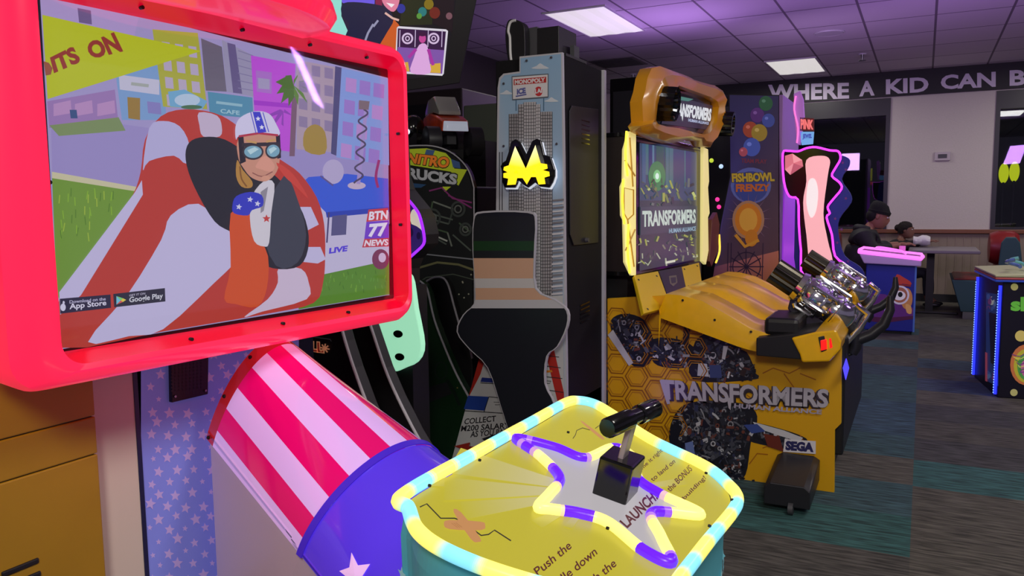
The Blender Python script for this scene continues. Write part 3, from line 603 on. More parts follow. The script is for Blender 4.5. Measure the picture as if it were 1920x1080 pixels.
    for x, y in ((897, 876), (803, 925), (1063, 822), (1321, 899), (1370, 950), (1327, 1000), (845, 1046), (1136, 1005)):
        q = pd(x, y, .012); MB().cyl(q, q+ND*.003, .003, .003, 8).build('screw', M_blk, t)
    for x, y in ((1092, 922), (1147, 959)):
        q = pd(x, y, .001); MB().tube([q+td*(.006*cos(k))+ed*(.006*sin(k)) for k in [i*.785 for i in range(8)]], .0012, 5, True).build('screw', M_steel, plate)
    # launch handle
    h = MB(); q = pd(1158, 940, 0)
    hb = MB().box(pd(1153, 925, 0)+ND*.034, (.062, .075, .075), (ed, td, ND)).build('handle_housing', M_gloss, t, bevel=.004)
    lb = pd(1153, 925, 0)+ND*.07; lt = lb+ND*.070+td*.016
    la = (lt-lb).normalized(); MB().box((lb+lt)/2, (.010, .034, (lt-lb).length+.012), (la.cross(td).normalized()*-1, td, la)).build('lever_plate', mat('brushed_plate', (176, 160, 164), .45, .6), hb, bevel=.002)
    gd = (td+nd*.22).normalized(); g0 = lt-gd*.086; g1 = lt+gd*.074; gm_ = lt
    gr = MB().tube([g0-gd*.004, g0, lt-gd*.018, lt-gd*.016, lt+gd*.016, lt+gd*.018, g1, g1+gd*.004], [.015, .0175, .0175, .014, .014, .0175, .0175, .015], 18).build('grip', M_gloss, hb, True)
    # printed side of the deck cabinet
    return t
def weld(o):
    bm = bmesh.new(); bm.from_mesh(o.data); bmesh.ops.remove_doubles(bm, verts=bm.verts, dist=1e-5)
    for f in bm.faces: f.smooth = True
    bm.to_mesh(o.data); bm.free()
cannon_game()
# red glow that the lit bezel throws on its surroundings is its own emission
# ---------------------------------------------------------------- mustard cabinet at the far left
def mustard_cabinet():
    p = XP(-1.57); t = thing('mustard_cabinet', 'plain mustard yellow game cabinet at the left edge with a dark slot', 'arcade game', (-1.8, .6, 0))
    e = p(190, 900)
    y1 = p(187, 900).y; pts = []
    M_m = mat('mustard_board', (172, 128, 18), .5, noise=.05, nscale=6)
    zs = sorted([0, p(100, 797).z, p(100, 873+0).z, 1.12]); z1 = p(0, 824).z; 
    zl = [0, .02+p(185, 867).z, p(185, 778).z, 1.15]
    for a0, a1 in zip(zl[:-1], zl[1:]): MB().bx(-1.9, -1.57, -.1, y1, a0+.0012, a1-.0012).build('front_panel', M_m, t, bevel=.003)
    MB().bx(-1.89, -1.576, -.09, y1-.006, .01, 1.14).build('carcass', M_dark, t)
    for (xa, ya, xb, yb) in ((2, 1078, 72, 1050), (30, 1092, 76, 1076)):
        A = p(xa, ya); B = p(xb, yb); MB().box((A+B)/2+Vector((.001, 0, 0)), (.006, abs(A.y-B.y), .012)).build('slot', M_blk, t, bevel=.003)
mustard_cabinet()

# ---------------------------------------------------------------- skyscraper property-game cabinet
def board(pl, pts, th, m, name, parent, bevel=0, off=0, label=None):
    return MB().prism([pl(x, y, off) for x, y in pts], -pl.n*th).build(name, m, parent, False, bevel, label)
def edge_tube(pl, pts, r, m, name, parent, closed=False, off=0, k=4):
    q = [pl(x, y, off) for x, y in pts]; q = curve_pts(q, k, closed) if k else q
    return MB().tube(q, r, 8, closed).build(name, m, parent, True)
def tower_cabinet():
    p = YP(3.2); t = thing('tower_cabinet', 'tall grey cabinet with sky and skyscraper print and glowing yellow M', 'arcade game', (-1.6, 3.4, 0))
    O = [(974, 106), (1054, 98), (1057, 300), (1059, 500), (1062, 690), (1064, 912), (836, 912), (846, 867), (900, 669), (924, 560), (930, 400), (933, 165), (936, 146), (944, 138), (974, 134)]
    board(p, O, .02, M_trim, 'printed_board', t)
    # body: black box behind, its long side faces the aisle
    zt = p(1054, 100).z
    MB().bx(-1.725, -1.4, 3.222, 3.70, .04, zt).build('cabinet_body', mat('side_black', (16, 15, 19), .75, spec=.25), t, bevel=.004)
    MB().bx(-1.80, -1.4, 3.222, 3.68, 0, .40).build('cabinet_base', M_blk, t, bevel=.004)
    MB().bx(-1.403, -1.385, 3.69, 3.715, .3, zt).build('rear_edge_strip', M_trim, t)
    sx = XP(-1.398)
    board(sx, [(1066, 208), (1070, 198), (1120, 205), (1120, 455), (1074, 460), (1067, 440)], -.006, M_blk, 'service_door', t, .002)
    for k in range(6): MB().prism([sx(1088, 224+k*8.5, .0065), (sx(1103, 228+k*8.3, .0065)), sx(1103, 230.5+k*8.3, .0065), sx(1088, 226.5+k*8.5, .0065)], (.001, 0, 0)).build('vent_slot', M_gloss, t)
    for k in range(5): MB().prism([sx(1088, 572+k*8, .001), (sx(1105, 564+k*8, .001)), sx(1105, 567+k*8, .001), sx(1088, 575+k*8, .001)], (.001, 0, 0)).build('vent_slot', M_gloss, t)
    q = sx(1096, 450, .006); MB().cyl(q, q+Vector((.015, 0, 0)), .012, .01, 14).build('door_lock', M_dgrey, t, True)
    a = Art(p, .0006); O2 = [(976, 109), (1052, 101), (1055, 300), (1057, 500), (1060, 690), (1061, 905), (840, 905), (849, 867), (903, 669), (927, 560), (933, 400), (936, 165), (939, 149), (946, 141), (976, 137)]
    a.add([p(x, y, .0006) for x, y in O2], [list(range(len(O2)))], [(142, 178, 208)]*2+[(176, 196, 212)]+[(196, 196, 200)]*8+[(190, 200, 210), (150, 184, 210), (145, 180, 208), (145, 180, 208)]); a.boxes.append((900, 1070, 90, 910, 1))
    def cloud(x, y, w): a.poly(c2([(x-w, y), (x-w*.4, y-w*.25), (x, y-w*.55), (x+w*.4, y-w*.3), (x+w, y), (x+w*.3, y+w*.08), (x-w*.4, y+w*.08)], 2), (208, 216, 222))
    cloud(1013, 128, 17); cloud(950, 176, 13); cloud(1034, 190, 14)
    for x in (968, 1020): a.line([(x, 184), (x, 208)], 1.6, (70, 110, 140))
    a.poly([(960, 143), (1029, 138), (1029, 183), (961, 188)], (90, 100, 110)); a.poly([(961.5, 145), (1027.5, 140), (1027.5, 181), (962.5, 186)], (218, 216, 216))
    a.poly([(964, 149), (1025, 144), (1025, 155), (964, 160)], (186, 50, 44)); a.text('MONOPOLY', ((966, 150.5), (1023, 145.5), (1023, 154), (966, 159)), (225, 220, 220), .05)
    a.text('ICE', ((970, 167), (986, 164), (987, 175), (970, 178)), (92, 98, 160), .06); a.line([(968, 181), (988, 177)], 2.4, (92, 98, 160)); a.ell(1010.5, 171.5, 7.5, 9, (196, 52, 56)); a.text('LAI', ((1003.5, 167), (1017, 165.5), (1017.5, 174), (1004, 176)), (226, 224, 226), .06)
    def tower(x0, x1, y0, y1, cols, c0, c1=(70, 70, 72), lw=1.0, dy=6.2):
        a.poly([(x0, y0), (x1, y0-1), (x1, y1), (x0, y1)], c0)
        for i in range(cols+1): a.boxes.clear() if False else None; x = x0+(x1-x0)*i/cols; a.poly([(x-lw/2, y0), (x+lw/2, y0), (x+lw/2, y1), (x-lw/2, y1)], c1)
        y = y0+dy
        L = a._off([(x0, y0), (x1, y1)]); vs = []; fs = []
        while y < y1: b = len(vs); vs += [p(x0, y, L), p(x1, y-.6, L), p(x1, y+lw-.6, L), p(x0, y+lw, L)]; fs.append((b, b+1, b+2, b+3)); y += dy
        a.add(vs, fs, c1)
    tower(955, 973, 214, 560, 4, (150, 148, 150)); tower(1014, 1036, 210, 560, 5, (168, 166, 168)); tower(973, 983, 196, 560, 2, (172, 170, 172)); tower(983, 1006, 192, 560, 5, (190, 188, 190), (90, 90, 92)); tower(1006, 1014, 196, 560, 2, (206, 204, 206), (110, 110, 112))
    for k in range(26): a.line([(1037, 376+k*7), (1058, 374+k*7)], 3.2, (214, 212, 214) if k % 2 else (130, 128, 132))
    for x in (937, 942): a.line([(x, 285), (x, 400)], 1.6, (60, 60, 64))
    # property track print at the foot
    a.poly([(1000, 556), (1059, 553), (1062, 905), (840, 905), (849, 867), (903, 669), (925, 575)], (196, 198, 196))
    a.poly([(903, 669), (925, 575), (936, 600), (905, 700), (882, 745)], (176, 44, 34)); a.poly([(1012, 600), (1030, 600), (1061, 735), (1061, 800)], (180, 44, 34)); a.poly([(1013, 590), (1027, 590), (1027, 628), (1016, 628)], (180, 44, 34))
    a.poly([(882, 740), (920, 742), (912, 768), (874, 765)], (36, 66, 150)); a.poly([(908, 706), (932, 708), (930, 716), (905, 714)], (36, 50, 130))
    for l in ([(874, 768), (968, 774)], [(905, 716), (1000, 722)], [(921, 742), (985, 748)], [(1020, 664), (1052, 668)], [(1022, 684), (1055, 688)], [(1022, 704), (1058, 708)], [(1022, 728), (1060, 734)], [(1022, 752), (1061, 756)], [(921, 742), (912, 770)], [(1022, 640), (1022, 760)]): a.line(l, 1.4, (40, 40, 44))
    a.poly([(1026, 693), (1038, 692), (1040, 696), (1027, 697)], (210, 130, 40))
    for x, y, w in ((942, 724, 12), (938, 754, 12), (1033, 714, 8), (1036, 740, 8)): a.line([(x-w*.7, y-2), (x+w*.5, y-1), (x+w*.2, y+3), (x-w*.5, y+3)], 1.2, (80, 80, 84))
    TK = (44, 44, 48)
    a.text('COLLECT', ((876, 783), (934, 777), (934, 788), (874, 794)), TK, .02); a.text('M200 SALARY', ((870, 796), (960, 790), (960, 801), (868, 807)), TK, .02); a.text('AS YOU PASS', ((888, 806), (960, 801), (960, 811), (886, 818)), TK, .02)
    a.poly([(908, 820), (956, 804), (962, 810), (928, 822), (962, 818), (960, 826), (926, 830), (940, 838), (938, 846)], TK)
    a.poly([(856, 834), (886, 827), (884, 834), (932, 838), (932, 843), (884, 840), (886, 846)], (160, 44, 34)); a.line([(886, 828), (886, 846)], 1, TK)
    a.build('board_print', M_art, t)
    for x, y in ((988, 114), (1034, 108), (945, 157), (945, 274), (1044, 270)): q = p(x, y, .002); MB().cyl(q, q+p.n*.004, .006, .005, 10).build('screw', M_steel, t)
    # glowing M emblem, standing off the board
    e = PL((0, 3.165, 0), (0, -1, 0)); B = [(942, 305), (948, 301), (954, 283), (958, 266), (966, 261), (974, 266), (986, 290), (998, 264), (1006, 260), (1014, 264), (1020, 290), (1032, 294), (1036, 306), (1040, 318), (1040, 330), (1036, 342), (1030, 352), (1012, 350), (1003, 342), (990, 352), (980, 346), (972, 338), (966, 352), (946, 352), (941, 340), (942, 322), (938, 312)]
    eo = board(e, [(x+3, y+3) for x, y in B], .012, mat('white_halo', (230, 235, 240), .5, emit=(215, 225, 240), es=.6), 'halo_plate', t)
    e = PL((0, 3.155, 0), (0, -1, 0)); board(e, B, .014, M_gloss, 'emblem_plate', t, .002)
    e = PL((0, 3.135, 0), (0, -1, 0)); M_ = [(945, 313), (954, 310), (966, 274), (986, 316), (1004, 272), (1014, 306), (1026, 308), (1027, 316), (1018, 319), (1030, 322), (1031, 330), (1021, 333), (1023, 345), (1010, 346), (1005, 332), (996, 332), (988, 346), (980, 334), (970, 334), (967, 346), (951, 347), (953, 335), (944, 333), (944, 325), (952, 323), (944, 319)]
    board(e, M_, .02, M_gloss, 'emblem_letter', t)
    ea = Art(e, .001); ea.add([e(x, y, .001) for x, y in M_], [list(range(len(M_)))], [(255, 226, 30) if y > 300 else (255, 250, 190) for x, y in M_])
    for x in (968, 1001): ea.poly([(x-5, 325), (x, 318), (x+5, 325)], (200, 160, 20))
    ea.build('emblem_face', art_mat('lit_letter', .95, .3, .3), t)
    # shoe-shaped topper and black boxes on the roof
    s = XP(-1.7); 
    tp = YP(3.24)
    board(tp, c2([(950, 44), (956, 36), (968, 37), (980, 44), (984, 60), (984, 112), (976, 130), (966, 134), (956, 124), (950, 100), (947, 66)], 3), .05, M_blk, 'topper_sole', t, .003)
    edge_tube(YP(3.238), [(967, 38), (957, 42), (953, 58), (956, 70), (957, 100), (960, 120), (966, 131)], .006, M_white, 'topper_piping', t)
    board(YP(3.30), [(984, 54), (1007, 50), (1007, 106), (984, 104)], .05, M_dgrey, 'topper_rib_block', t)
    for k in range(8): board(YP(3.296), [(986, 58+k*6), (992, 58+k*6), (992, 61+k*6), (986, 61+k*6)], .01, M_blk, 'rib', t)
    z0 = zt; bxp = YP(3.34); x0, x1 = bxp(1006, 60).x, bxp(1040, 60).x
    MB().bx(-1.56, -1.45, 3.30, 3.5, z0, z0+.14).build('topper_box', M_blk, t, bevel=.003); MB().bx(-1.44, -1.42, 3.4, 3.46, z0, z0+.07).build('topper_bracket', M_dgrey, t)
    MB().bx(-1.43, -1.40, 3.26, 3.5, z0, z0+.012).build('roof_strip', M_blk, t)
    return t
tower_cabinet()
def standee():
    # the board that stands against the tower cabinet: plain colour fields, no figure
    p = YP(3.09); t = thing('display_board', 'tall rounded colour-banded standing board in front of the skyscraper cabinet', 'display board', (-1.62, 3.09, 0))
    O = c2([(905, 396), (990, 396), (1004, 412), (1002, 470), (1004, 540), (1040, 562), (1064, 582), (1064, 612), (1046, 650), (1026, 668), (1022, 720), (1040, 760), (1036, 800), (1010, 840), (1000, 905), (962, 905), (958, 830), (938, 760), (914, 690), (880, 655), (856, 622), (868, 590), (888, 570), (890, 540), (886, 470), (888, 410)], 3)
    board(p, O, .018, M_trim, 'board', t)
    a = Art(p, .0008); cx, cy = 960, 620
    ins = [(cx+(x-cx)*.975, cy+(y-cy)*.985) for x, y in O]; a.poly(ins, (30, 32, 40))
    def band(y0, y1, col):
        # the part of the outline between two heights
        def xs(y): 
            r = [ins[i][0]+(y-ins[i][1])*(ins[(i+1) % len(ins)][0]-ins[i][0])/(ins[(i+1) % len(ins)][1]-ins[i][1]) for i in range(len(ins)) if (ins[i][1]-y)*(ins[(i+1) % len(ins)][1]-y) < 0]
            return min(r), max(r)
        n = 14; L = []; R = []
        for i in range(n+1): y = y0+(y1-y0)*i/n; l, r = xs(y); L.append((l, y)); R.append((r, y))
        a.poly(L+R[::-1], col)
    band(405, 452, (34, 36, 40)); band(452, 470, (30, 62, 34)); band(470, 484, (34, 36, 40)); band(484, 522, (212, 168, 138)); band(522, 540, (206, 202, 200)); band(540, 562, (212, 168, 138)); band(562, 578, (196, 196, 200))
    a.build('board_print', M_art, t)
standee()

# ---------------------------------------------------------------- truck racing game, ride pods and dark cabinets between
def truck_game():
    p = YP(3.5); t = thing('truck_game', 'dark truck racing game cabinet with yellow green splash and slanted title', 'arcade game', (-2.3, 3.6, 0))
    O = c2([(735, 276), (800, 273), (836, 281), (862, 298), (880, 322), (889, 352), (890, 420), (890, 560), (890, 900), (735, 900)], 1)
    O = [(700, 276)]+c2([(735, 276), (800, 273), (836, 281), (862, 298), (880, 322), (889, 352)], 4, False)+[(890, 560), (890, 915), (700, 915)]
    board(p, O, .03, M_gloss, 'side_board', t)
    edge_tube(p, O[1:24], .004, M_trim, 'edge_trim', t, off=.002, k=0)
    MB().bx(-2.9, -2.08, 3.535, 3.95, 0, 1.40).build('cabinet_body', M_blk, t, bevel=.01)
    a = Art(p, .0008)
    a.poly(c2([(736, 279), (800, 276), (834, 284), (860, 300), (877, 324), (886, 354)], 3, False)+[(887, 900), (736, 900)], (24, 25, 24))
    YG = (164, 178, 40)
    a.poly([(738, 281), (800, 278), (836, 287), (848, 300), (852, 316), (876, 318), (860, 348), (848, 340), (846, 322), (748, 306), (744, 322), (738, 320)], YG); a.poly([(738, 322), (748, 328), (744, 346), (738, 340)], YG); a.poly([(830, 350), (846, 350), (834, 360)], YG); a.poly([(750, 338), (758, 336), (756, 348)], YG)
    a.poly([(800, 280), (816, 282), (812, 292), (796, 292)], (62, 84, 120)); a.poly([(846, 298), (862, 304), (864, 316), (850, 314)], (56, 78, 118)); a.poly([(757, 342), (800, 346), (790, 352), (756, 352)], (40, 66, 96))
    a.text('NITRO', ((767, 286), (846, 294), (842, 318), (762, 306)), (30, 26, 22), .09); a.text('NITRO', ((768, 287), (845, 295), (841, 316), (763, 305)), (214, 116, 40), .045)
    a.text('TRUCKS', ((745, 309), (861, 325), (858, 350), (744, 334)), (34, 34, 36), .09); a.text('TRUCKS', ((746, 311), (859, 327), (857, 347), (747, 332)), (158, 158, 160), .05)
    rr = random.Random(4); G = [(70, 76, 68), (96, 100, 90), (54, 58, 54), (60, 74, 54)]
    for (x0, y0, x1, y1) in ((812, 378, 850, 392), (850, 392, 842, 420), (842, 420, 806, 410), (806, 410, 812, 378), (798, 424, 840, 436), (840, 436, 848, 462), (796, 434, 838, 458), (806, 400, 850, 412), (850, 440, 884, 470), (862, 418, 884, 436)): a.line([(x0, y0), (x1, y1)], 3, rr.choice(G))
    for x, y, r_ in ((812, 408, 14), (860, 392, 12), (874, 430, 10)): a.ring(x, y, r_, r_*1.1, 4, (52, 56, 52)); a.ring(x, y, r_*.5, r_*.55, 2.5, (84, 86, 80))
    for l in ([(806, 358), (830, 352), (850, 372), (886, 380)], [(842, 366), (862, 376), (886, 390)]): a.line(l, 3, (112, 44, 92))
    a.line([(795, 432), (840, 452)], 3, (150, 150, 140)); a.line([(770, 516), (786, 502), (820, 492), (860, 496), (888, 506)], 4, (92, 90, 60)); a.line([(775, 474), (888, 486)], 2.4, (110, 110, 112)); a.line([(770, 540), (800, 520), (850, 514), (888, 524)], 2, (60, 66, 56))
    for k in range(14): a.ell(rr.uniform(775, 885), rr.uniform(512, 560), 1.6, 1.6, (130, 128, 110), 6)
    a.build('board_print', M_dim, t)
    # toy monster truck on the roof
    k = thing('toy_monster_truck', 'toy monster truck with clear windscreen and big black tyres on a cabinet roof', 'model truck', YP(3.65)(830, 290))
    c = YP(3.74)(836, 240); f = Vector((.75, -.66, 0)).normalized(); l_ = Vector((.66, .75, 0)).normalized()
    def T(a_, b_, h): return c+(f*a_+l_*b_+ZZ*h)*1.15
    def sec(a_, w, z0, z1): return [T(a_, -w, z0), T(a_, w, z0), T(a_, w*.92, z1), T(a_, -w*.92, z1)]
    MB().loft([sec(-.16, .07, .0, .06), sec(-.05, .075, -.01, .07), sec(.06, .075, -.02, .05), sec(.15, .065, -.03, .02)]).build('body_shell', mat('truck_red', (205, 70, 30), .3, coat=.5, noise=.35, nscale=18), k, True, .008)
    MB().loft([sec(-.15, .06, .06, .09), sec(-.1, .06, .065, .14), sec(-.01, .058, .07, .145), sec(.07, .055, .052, .07)]).build('windscreen', mat('clear_grey', (150, 150, 142), .15, coat=.6), k, True, .006)
    MB().loft([sec(.151, .062, -.028, .018), sec(.175, .05, -.03, .0)]).build('headlight_bar', mat('lamp_white', (190, 192, 200), .2, emit=(190, 200, 220), es=.35), k, True, .004)
    for a_ in (-.1, .11):
        for b_ in (-.1, .1):
            MB().loft([[T(a_+r_*cos(x), b_+w_, -.07+r_*sin(x)) for x in [2*pi*i/24 for i in range(24)]] for w_, r_ in ((-.035, .05), (-.03, .066), (.03, .066), (.035, .05))]).build('wheel', M_dark, k, True)
    MB().box(T(0, 0, -.06), (.2, .05, .05), (f, l_, ZZ)).build('chassis', M_dgrey, k)
    MB().bx(c.x-.07, c.x+.07, c.y-.07, c.y+.07, 1.402, c.z-.07, ) if False else MB().box(Vector((c.x, c.y, (1.402+c.z-.12)/2)), (.16, .14, c.z-.12-1.402), (f, l_, ZZ)).build('display_plinth', M_blk, k)
    # lamp box beside it
    k = thing('lamp_box', 'black rounded lamp housing with one small white lamp left of the toy truck', 'lamp', YP(3.65)(765, 290))
    q = YP(3.62)(766, 240); MB().ell(q+Vector((0, .05, 0)), (.055, .07, .075)).build('housing', M_gloss, k, True)
    q2 = YP(3.55)(765, 247); MB().ell(q2, (.011, .008, .014), None, 12, 8).build('lamp', mat('white_lamp', (230, 235, 250), .3, emit=(225, 235, 255), es=1), k, True)
    MB().bx(q.x-.05, q.x+.05, 3.62, 3.72, 1.402, q.z-.03).build('stand', M_blk, k)
truck_game()
def neon_game():
    p = YP(2.63); t = thing('neon_outlined_game', 'game cabinet edged in violet neon with cream block teeth print, mostly hidden', 'arcade game', (-2.0, 2.75, 0))
    O = [(680, 240), (738, 240), (744, 330), (752, 355), (764, 370), (782, 392), (790, 408), (797, 440), (796, 458), (780, 474), (768, 486), (761, 505), (760, 620), (680, 620)]
    board(p, O, .10, M_blk, 'side_board', t); edge_tube(p, O[1:12], .006, mat('violet_neon', (120, 20, 255), .3, emit=(150, 40, 255), es=1.4), 'neon_edge', t, off=.008, k=3)
    MB().bx(-2.45, -2.06, 2.64, 2.72, 0, .9).build('pedestal', M_blk, t)
    a = Art(p, .0008); a.poly([(700, 242), (737, 242), (742, 330), (750, 356), (746, 388), (700, 380)], (214, 206, 150)); a.poly([(750, 358), (762, 372), (780, 394), (784, 402), (752, 398), (746, 384)], (46, 22, 86)); a.line([(744, 372), (752, 358)], 3, (190, 150, 50))
    a.poly(c2([(776, 392), (786, 400), (793, 430), (790, 448), (772, 420), (770, 402)], 3), (206, 198, 176)); a.poly(c2([(764, 420), (790, 430), (794, 452), (778, 470), (764, 480), (757, 450)], 3), (44, 28, 92)); a.ell(770, 436, 6, 9, (26, 14, 56)); a.ell(786, 442, 4, 7, (26, 14, 56))
    for j in range(3):
        for i in range(3): a.poly([(744+i*8.5, 392+j*12), (751+i*8.5, 391+j*12), (750.5+i*8.5, 401+j*12), (744+i*8.5, 402+j*12)], (206, 196, 158))
    for j in range(3): a.poly([(744, 430+j*9), (756, 428+j*9), (755, 436+j*9), (744, 438+j*9)], (196, 186, 150))
    a.build('board_print', M_lit, t)
    sgn = thing('header_sign', 'purple header sign with white letters beside the hanging screen', 'sign', YP(4.1)(745, 190)); pp = YP(4.1)
    board(pp, [(700, 173), (757, 179), (754, 208), (744, 240), (700, 240)], .03, mat('purple_board', (70, 30, 130), .5), 'board', sgn)
    a = Art(pp, .001); a.poly([(700, 176), (755, 181), (752, 208), (700, 205)], (84, 40, 150)); a.text('ME', ((734, 181), (753, 184), (752, 198), (733, 196)), (215, 205, 235), .05); a.poly([(735, 205), (748, 208), (740, 226)], (190, 180, 40)); a.build('lettering', M_lit, sgn)
    MB().bx(pp(720, 200).x-.02, pp(720, 200).x+.02, 4.14, 4.18, .0, pp(720, 200).z).build('post', M_blk, sgn)
neon_game()
def pods():
    Wt = M_trim
    defs = [(2.02, [(480, 600), (637, 600), (648, 640), (664, 690), (690, 760), (720, 830), (760, 905), (480, 905)], [(637, 600), (648, 640), (664, 690), (690, 760), (720, 830)], 'black ride pod wall with orange lettering above the striped barrel', 'lettered'),
            (2.22, [(600, 560), (684, 580), (697, 616), (722, 690), (746, 745), (780, 812), (815, 870), (820, 905), (600, 905)], [(684, 580), (697, 616), (722, 690), (746, 745), (780, 812), (815, 870)], 'second black ride pod wall, left of the mint panel', ''),
            (3.30, [(740, 545), (772, 530), (784, 526), (796, 534), (803, 548), (815, 600), (838, 660), (858, 705), (880, 745), (884, 780), (884, 905), (740, 905)], [(772, 530), (784, 526), (796, 534), (803, 548), (815, 600), (838, 660), (858, 705), (880, 745)], 'dark green ride pod wall, right of the mint panel', 'green'),
            (3.40, [(790, 545), (800, 528), (815, 520), (832, 522), (842, 538), (852, 575), (864, 615), (880, 650), (886, 670), (884, 880), (790, 880)], [(800, 528), (815, 520), (832, 522), (842, 538), (852, 575), (864, 615), (880, 650), (886, 672)], 'rearmost black ride pod wall with white edge next to the colour-banded board', '')]
    for y, O, E, lb, k in defs:
        p = YP(y); t = thing('ride_pod_wall', lb, 'ride pod', p(700, 900), 'white-edged ride pod walls'); m = M_blk if k != 'green' else mat('bottle_green_gloss', (30, 62, 36), .25, coat=.3)
        zmin = min(p(x, yy).z for x, yy in O)
        # carry the wall down to the floor
        pts = [p(x, yy) for x, yy in O]; pts = [Vector((q.x, q.y, 0.0)) if q.z < zmin+.005 else q for q in pts]
        MB().prism(pts, (0, .05, 0)).build('wall_board', m, t, False, .004); edge_tube(p, E, .0055, Wt, 'edge_trim', t, off=.002)
        if k == 'lettered':
            a = Art(p, .0008)
            for x0, y0, s_ in ((583, 641, 'LL'),): a.text(s_, ((x0, y0-2), (x0+16+(8 if s_ == 'LL' else 0), y0), (x0+18+(8 if s_ == 'LL' else 0), y0+22), (x0-1, y0+18)), (224, 150, 110), .1); a.text(s_, ((x0+1, y0), (x0+15+(8 if s_ == 'LL' else 0), y0+1.5), (x0+17+(8 if s_ == 'LL' else 0), y0+20), (x0, y0+17)), (150, 40, 30), .02)
            for q in range(4): r_ = radians(q*45+10); a.line([(610-9*cos(r_), 653-9*sin(r_)), (610+9*cos(r_), 653+9*sin(r_))], 2.6, (224, 150, 110))
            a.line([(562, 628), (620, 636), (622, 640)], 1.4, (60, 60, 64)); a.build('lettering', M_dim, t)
        if k == 'green':
            a = Art(p, .0008); a.poly([(752, 740), (838, 716), (848, 738), (766, 770)], (50, 52, 54)); a.ring(827, 695, 11, 16, 3, (40, 60, 46)); a.line([(838, 712), (850, 730), (862, 760)], 6, (34, 50, 40)); a.ell(858, 727, 1.5, 1.5, (150, 140, 80), 6)
            a.build('wall_print', M_artg, t)
    # lit mint panel with three holes
    p = YP(2.45); t = thing('mint_panel', 'glowing mint green panel with three dark holes between the ride pod walls', 'panel', p(740, 900))
    O = c2([(640, 500), (745, 506), (762, 512), (771, 530), (778, 580), (788, 630), (789, 660), (778, 680), (758, 690), (728, 695), (700, 640), (660, 560)], 2)
    board(p, O, .03, mat('mint_lit', (170, 235, 190), .3, emit=(166, 240, 200), es=.72), 'lit_sheet', t, .004)
    MB().bx(p(700, 600).x-.2, p(760, 600).x, 2.49, 2.6, 0, 1.0).build('support', M_blk, t)
    for x, y in ((747, 626), (716, 652), (750, 669)):
        q = p(x, y, .001); MB().loft([[q+Vector((.021*cos(a)*k, -h, .014*sin(a)*k)) for a in [2*pi*i/20 for i in range(20)]] for k, h in ((1, 0), (1, .003))]).build('hole', M_gloss, t)
pods()
def far_cabinets():
    for (y, x0, x1, y0, dz, m, lb) in ((4.5, 868, 936, 198, .5, mat('olive_grey_board', (78, 84, 74), .5), 'olive grey cabinet just left of the skyscraper cabinet'),
                                   (5.9, 1143, 1216, 148, .6, mat('matt_black_board', (12, 11, 13), .9, spec=.15), 'tall black cabinet behind the amber marquee'),
                                   (7.4, 1318, 1380, 182, .6, mat('black_board_far', (16, 14, 18), .8, spec=.2), 'far dark cabinet with tiny coloured lights seen between amber marquee and balloon print'),
                                   (5.2, 690, 866, 180, .6, mat('dark_taupe_board', (58, 50, 48), .6), 'dark cabinet behind the toy truck, under the hanging screen')):
        p = YP(y); a = p(x0, y0); b = p(x1, y0); t = thing('dark_game_cabinet', lb, 'arcade game', ((a.x+b.x)/2, y+dz/2, 0), 'plain dark game cabinets in the background')
        MB().bx(a.x, b.x, y, y+dz, 0, a.z).build('cabinet_body', m, t, bevel=.01)
        if x0 == 1318:
            for xx, yy, c_ in ((1334, 301, (190, 210, 60)), (1352, 312, (190, 220, 255)), (1345, 374, (255, 60, 160)), (1348, 388, (255, 60, 160)), (1340, 405, (90, 60, 200))):
                MB().ell(PL((0, y-.01, 0), (0, -1, 0))(xx, yy), (.02, .01, .02), None, 10, 8).build('indicator_light', mat('indicator', c_, .3, emit=c_, es=1.0), t, True)
        if x0 == 868:
            MB().bx(a.x, b.x-.02, y-.15, y, .0, p(0+900, 268).z).build('lower_body', M_blk, t); q = p(900, 266); MB().box(q+Vector((0, -.16, .01)), (.2, .02, .012)).build('trim_strip', M_trim, t); MB().bx(p(905, 0).x, p(932, 0).x, y-.17, y-.15, p(910, 362).z, p(910, 355).z).build('label_plate', M_dgrey, t)
        else: MB().bx(a.x+.03, b.x-.03, y-.006, y, .3, a.z-.1).build('front_panel', M_dark, t)
far_cabinets()
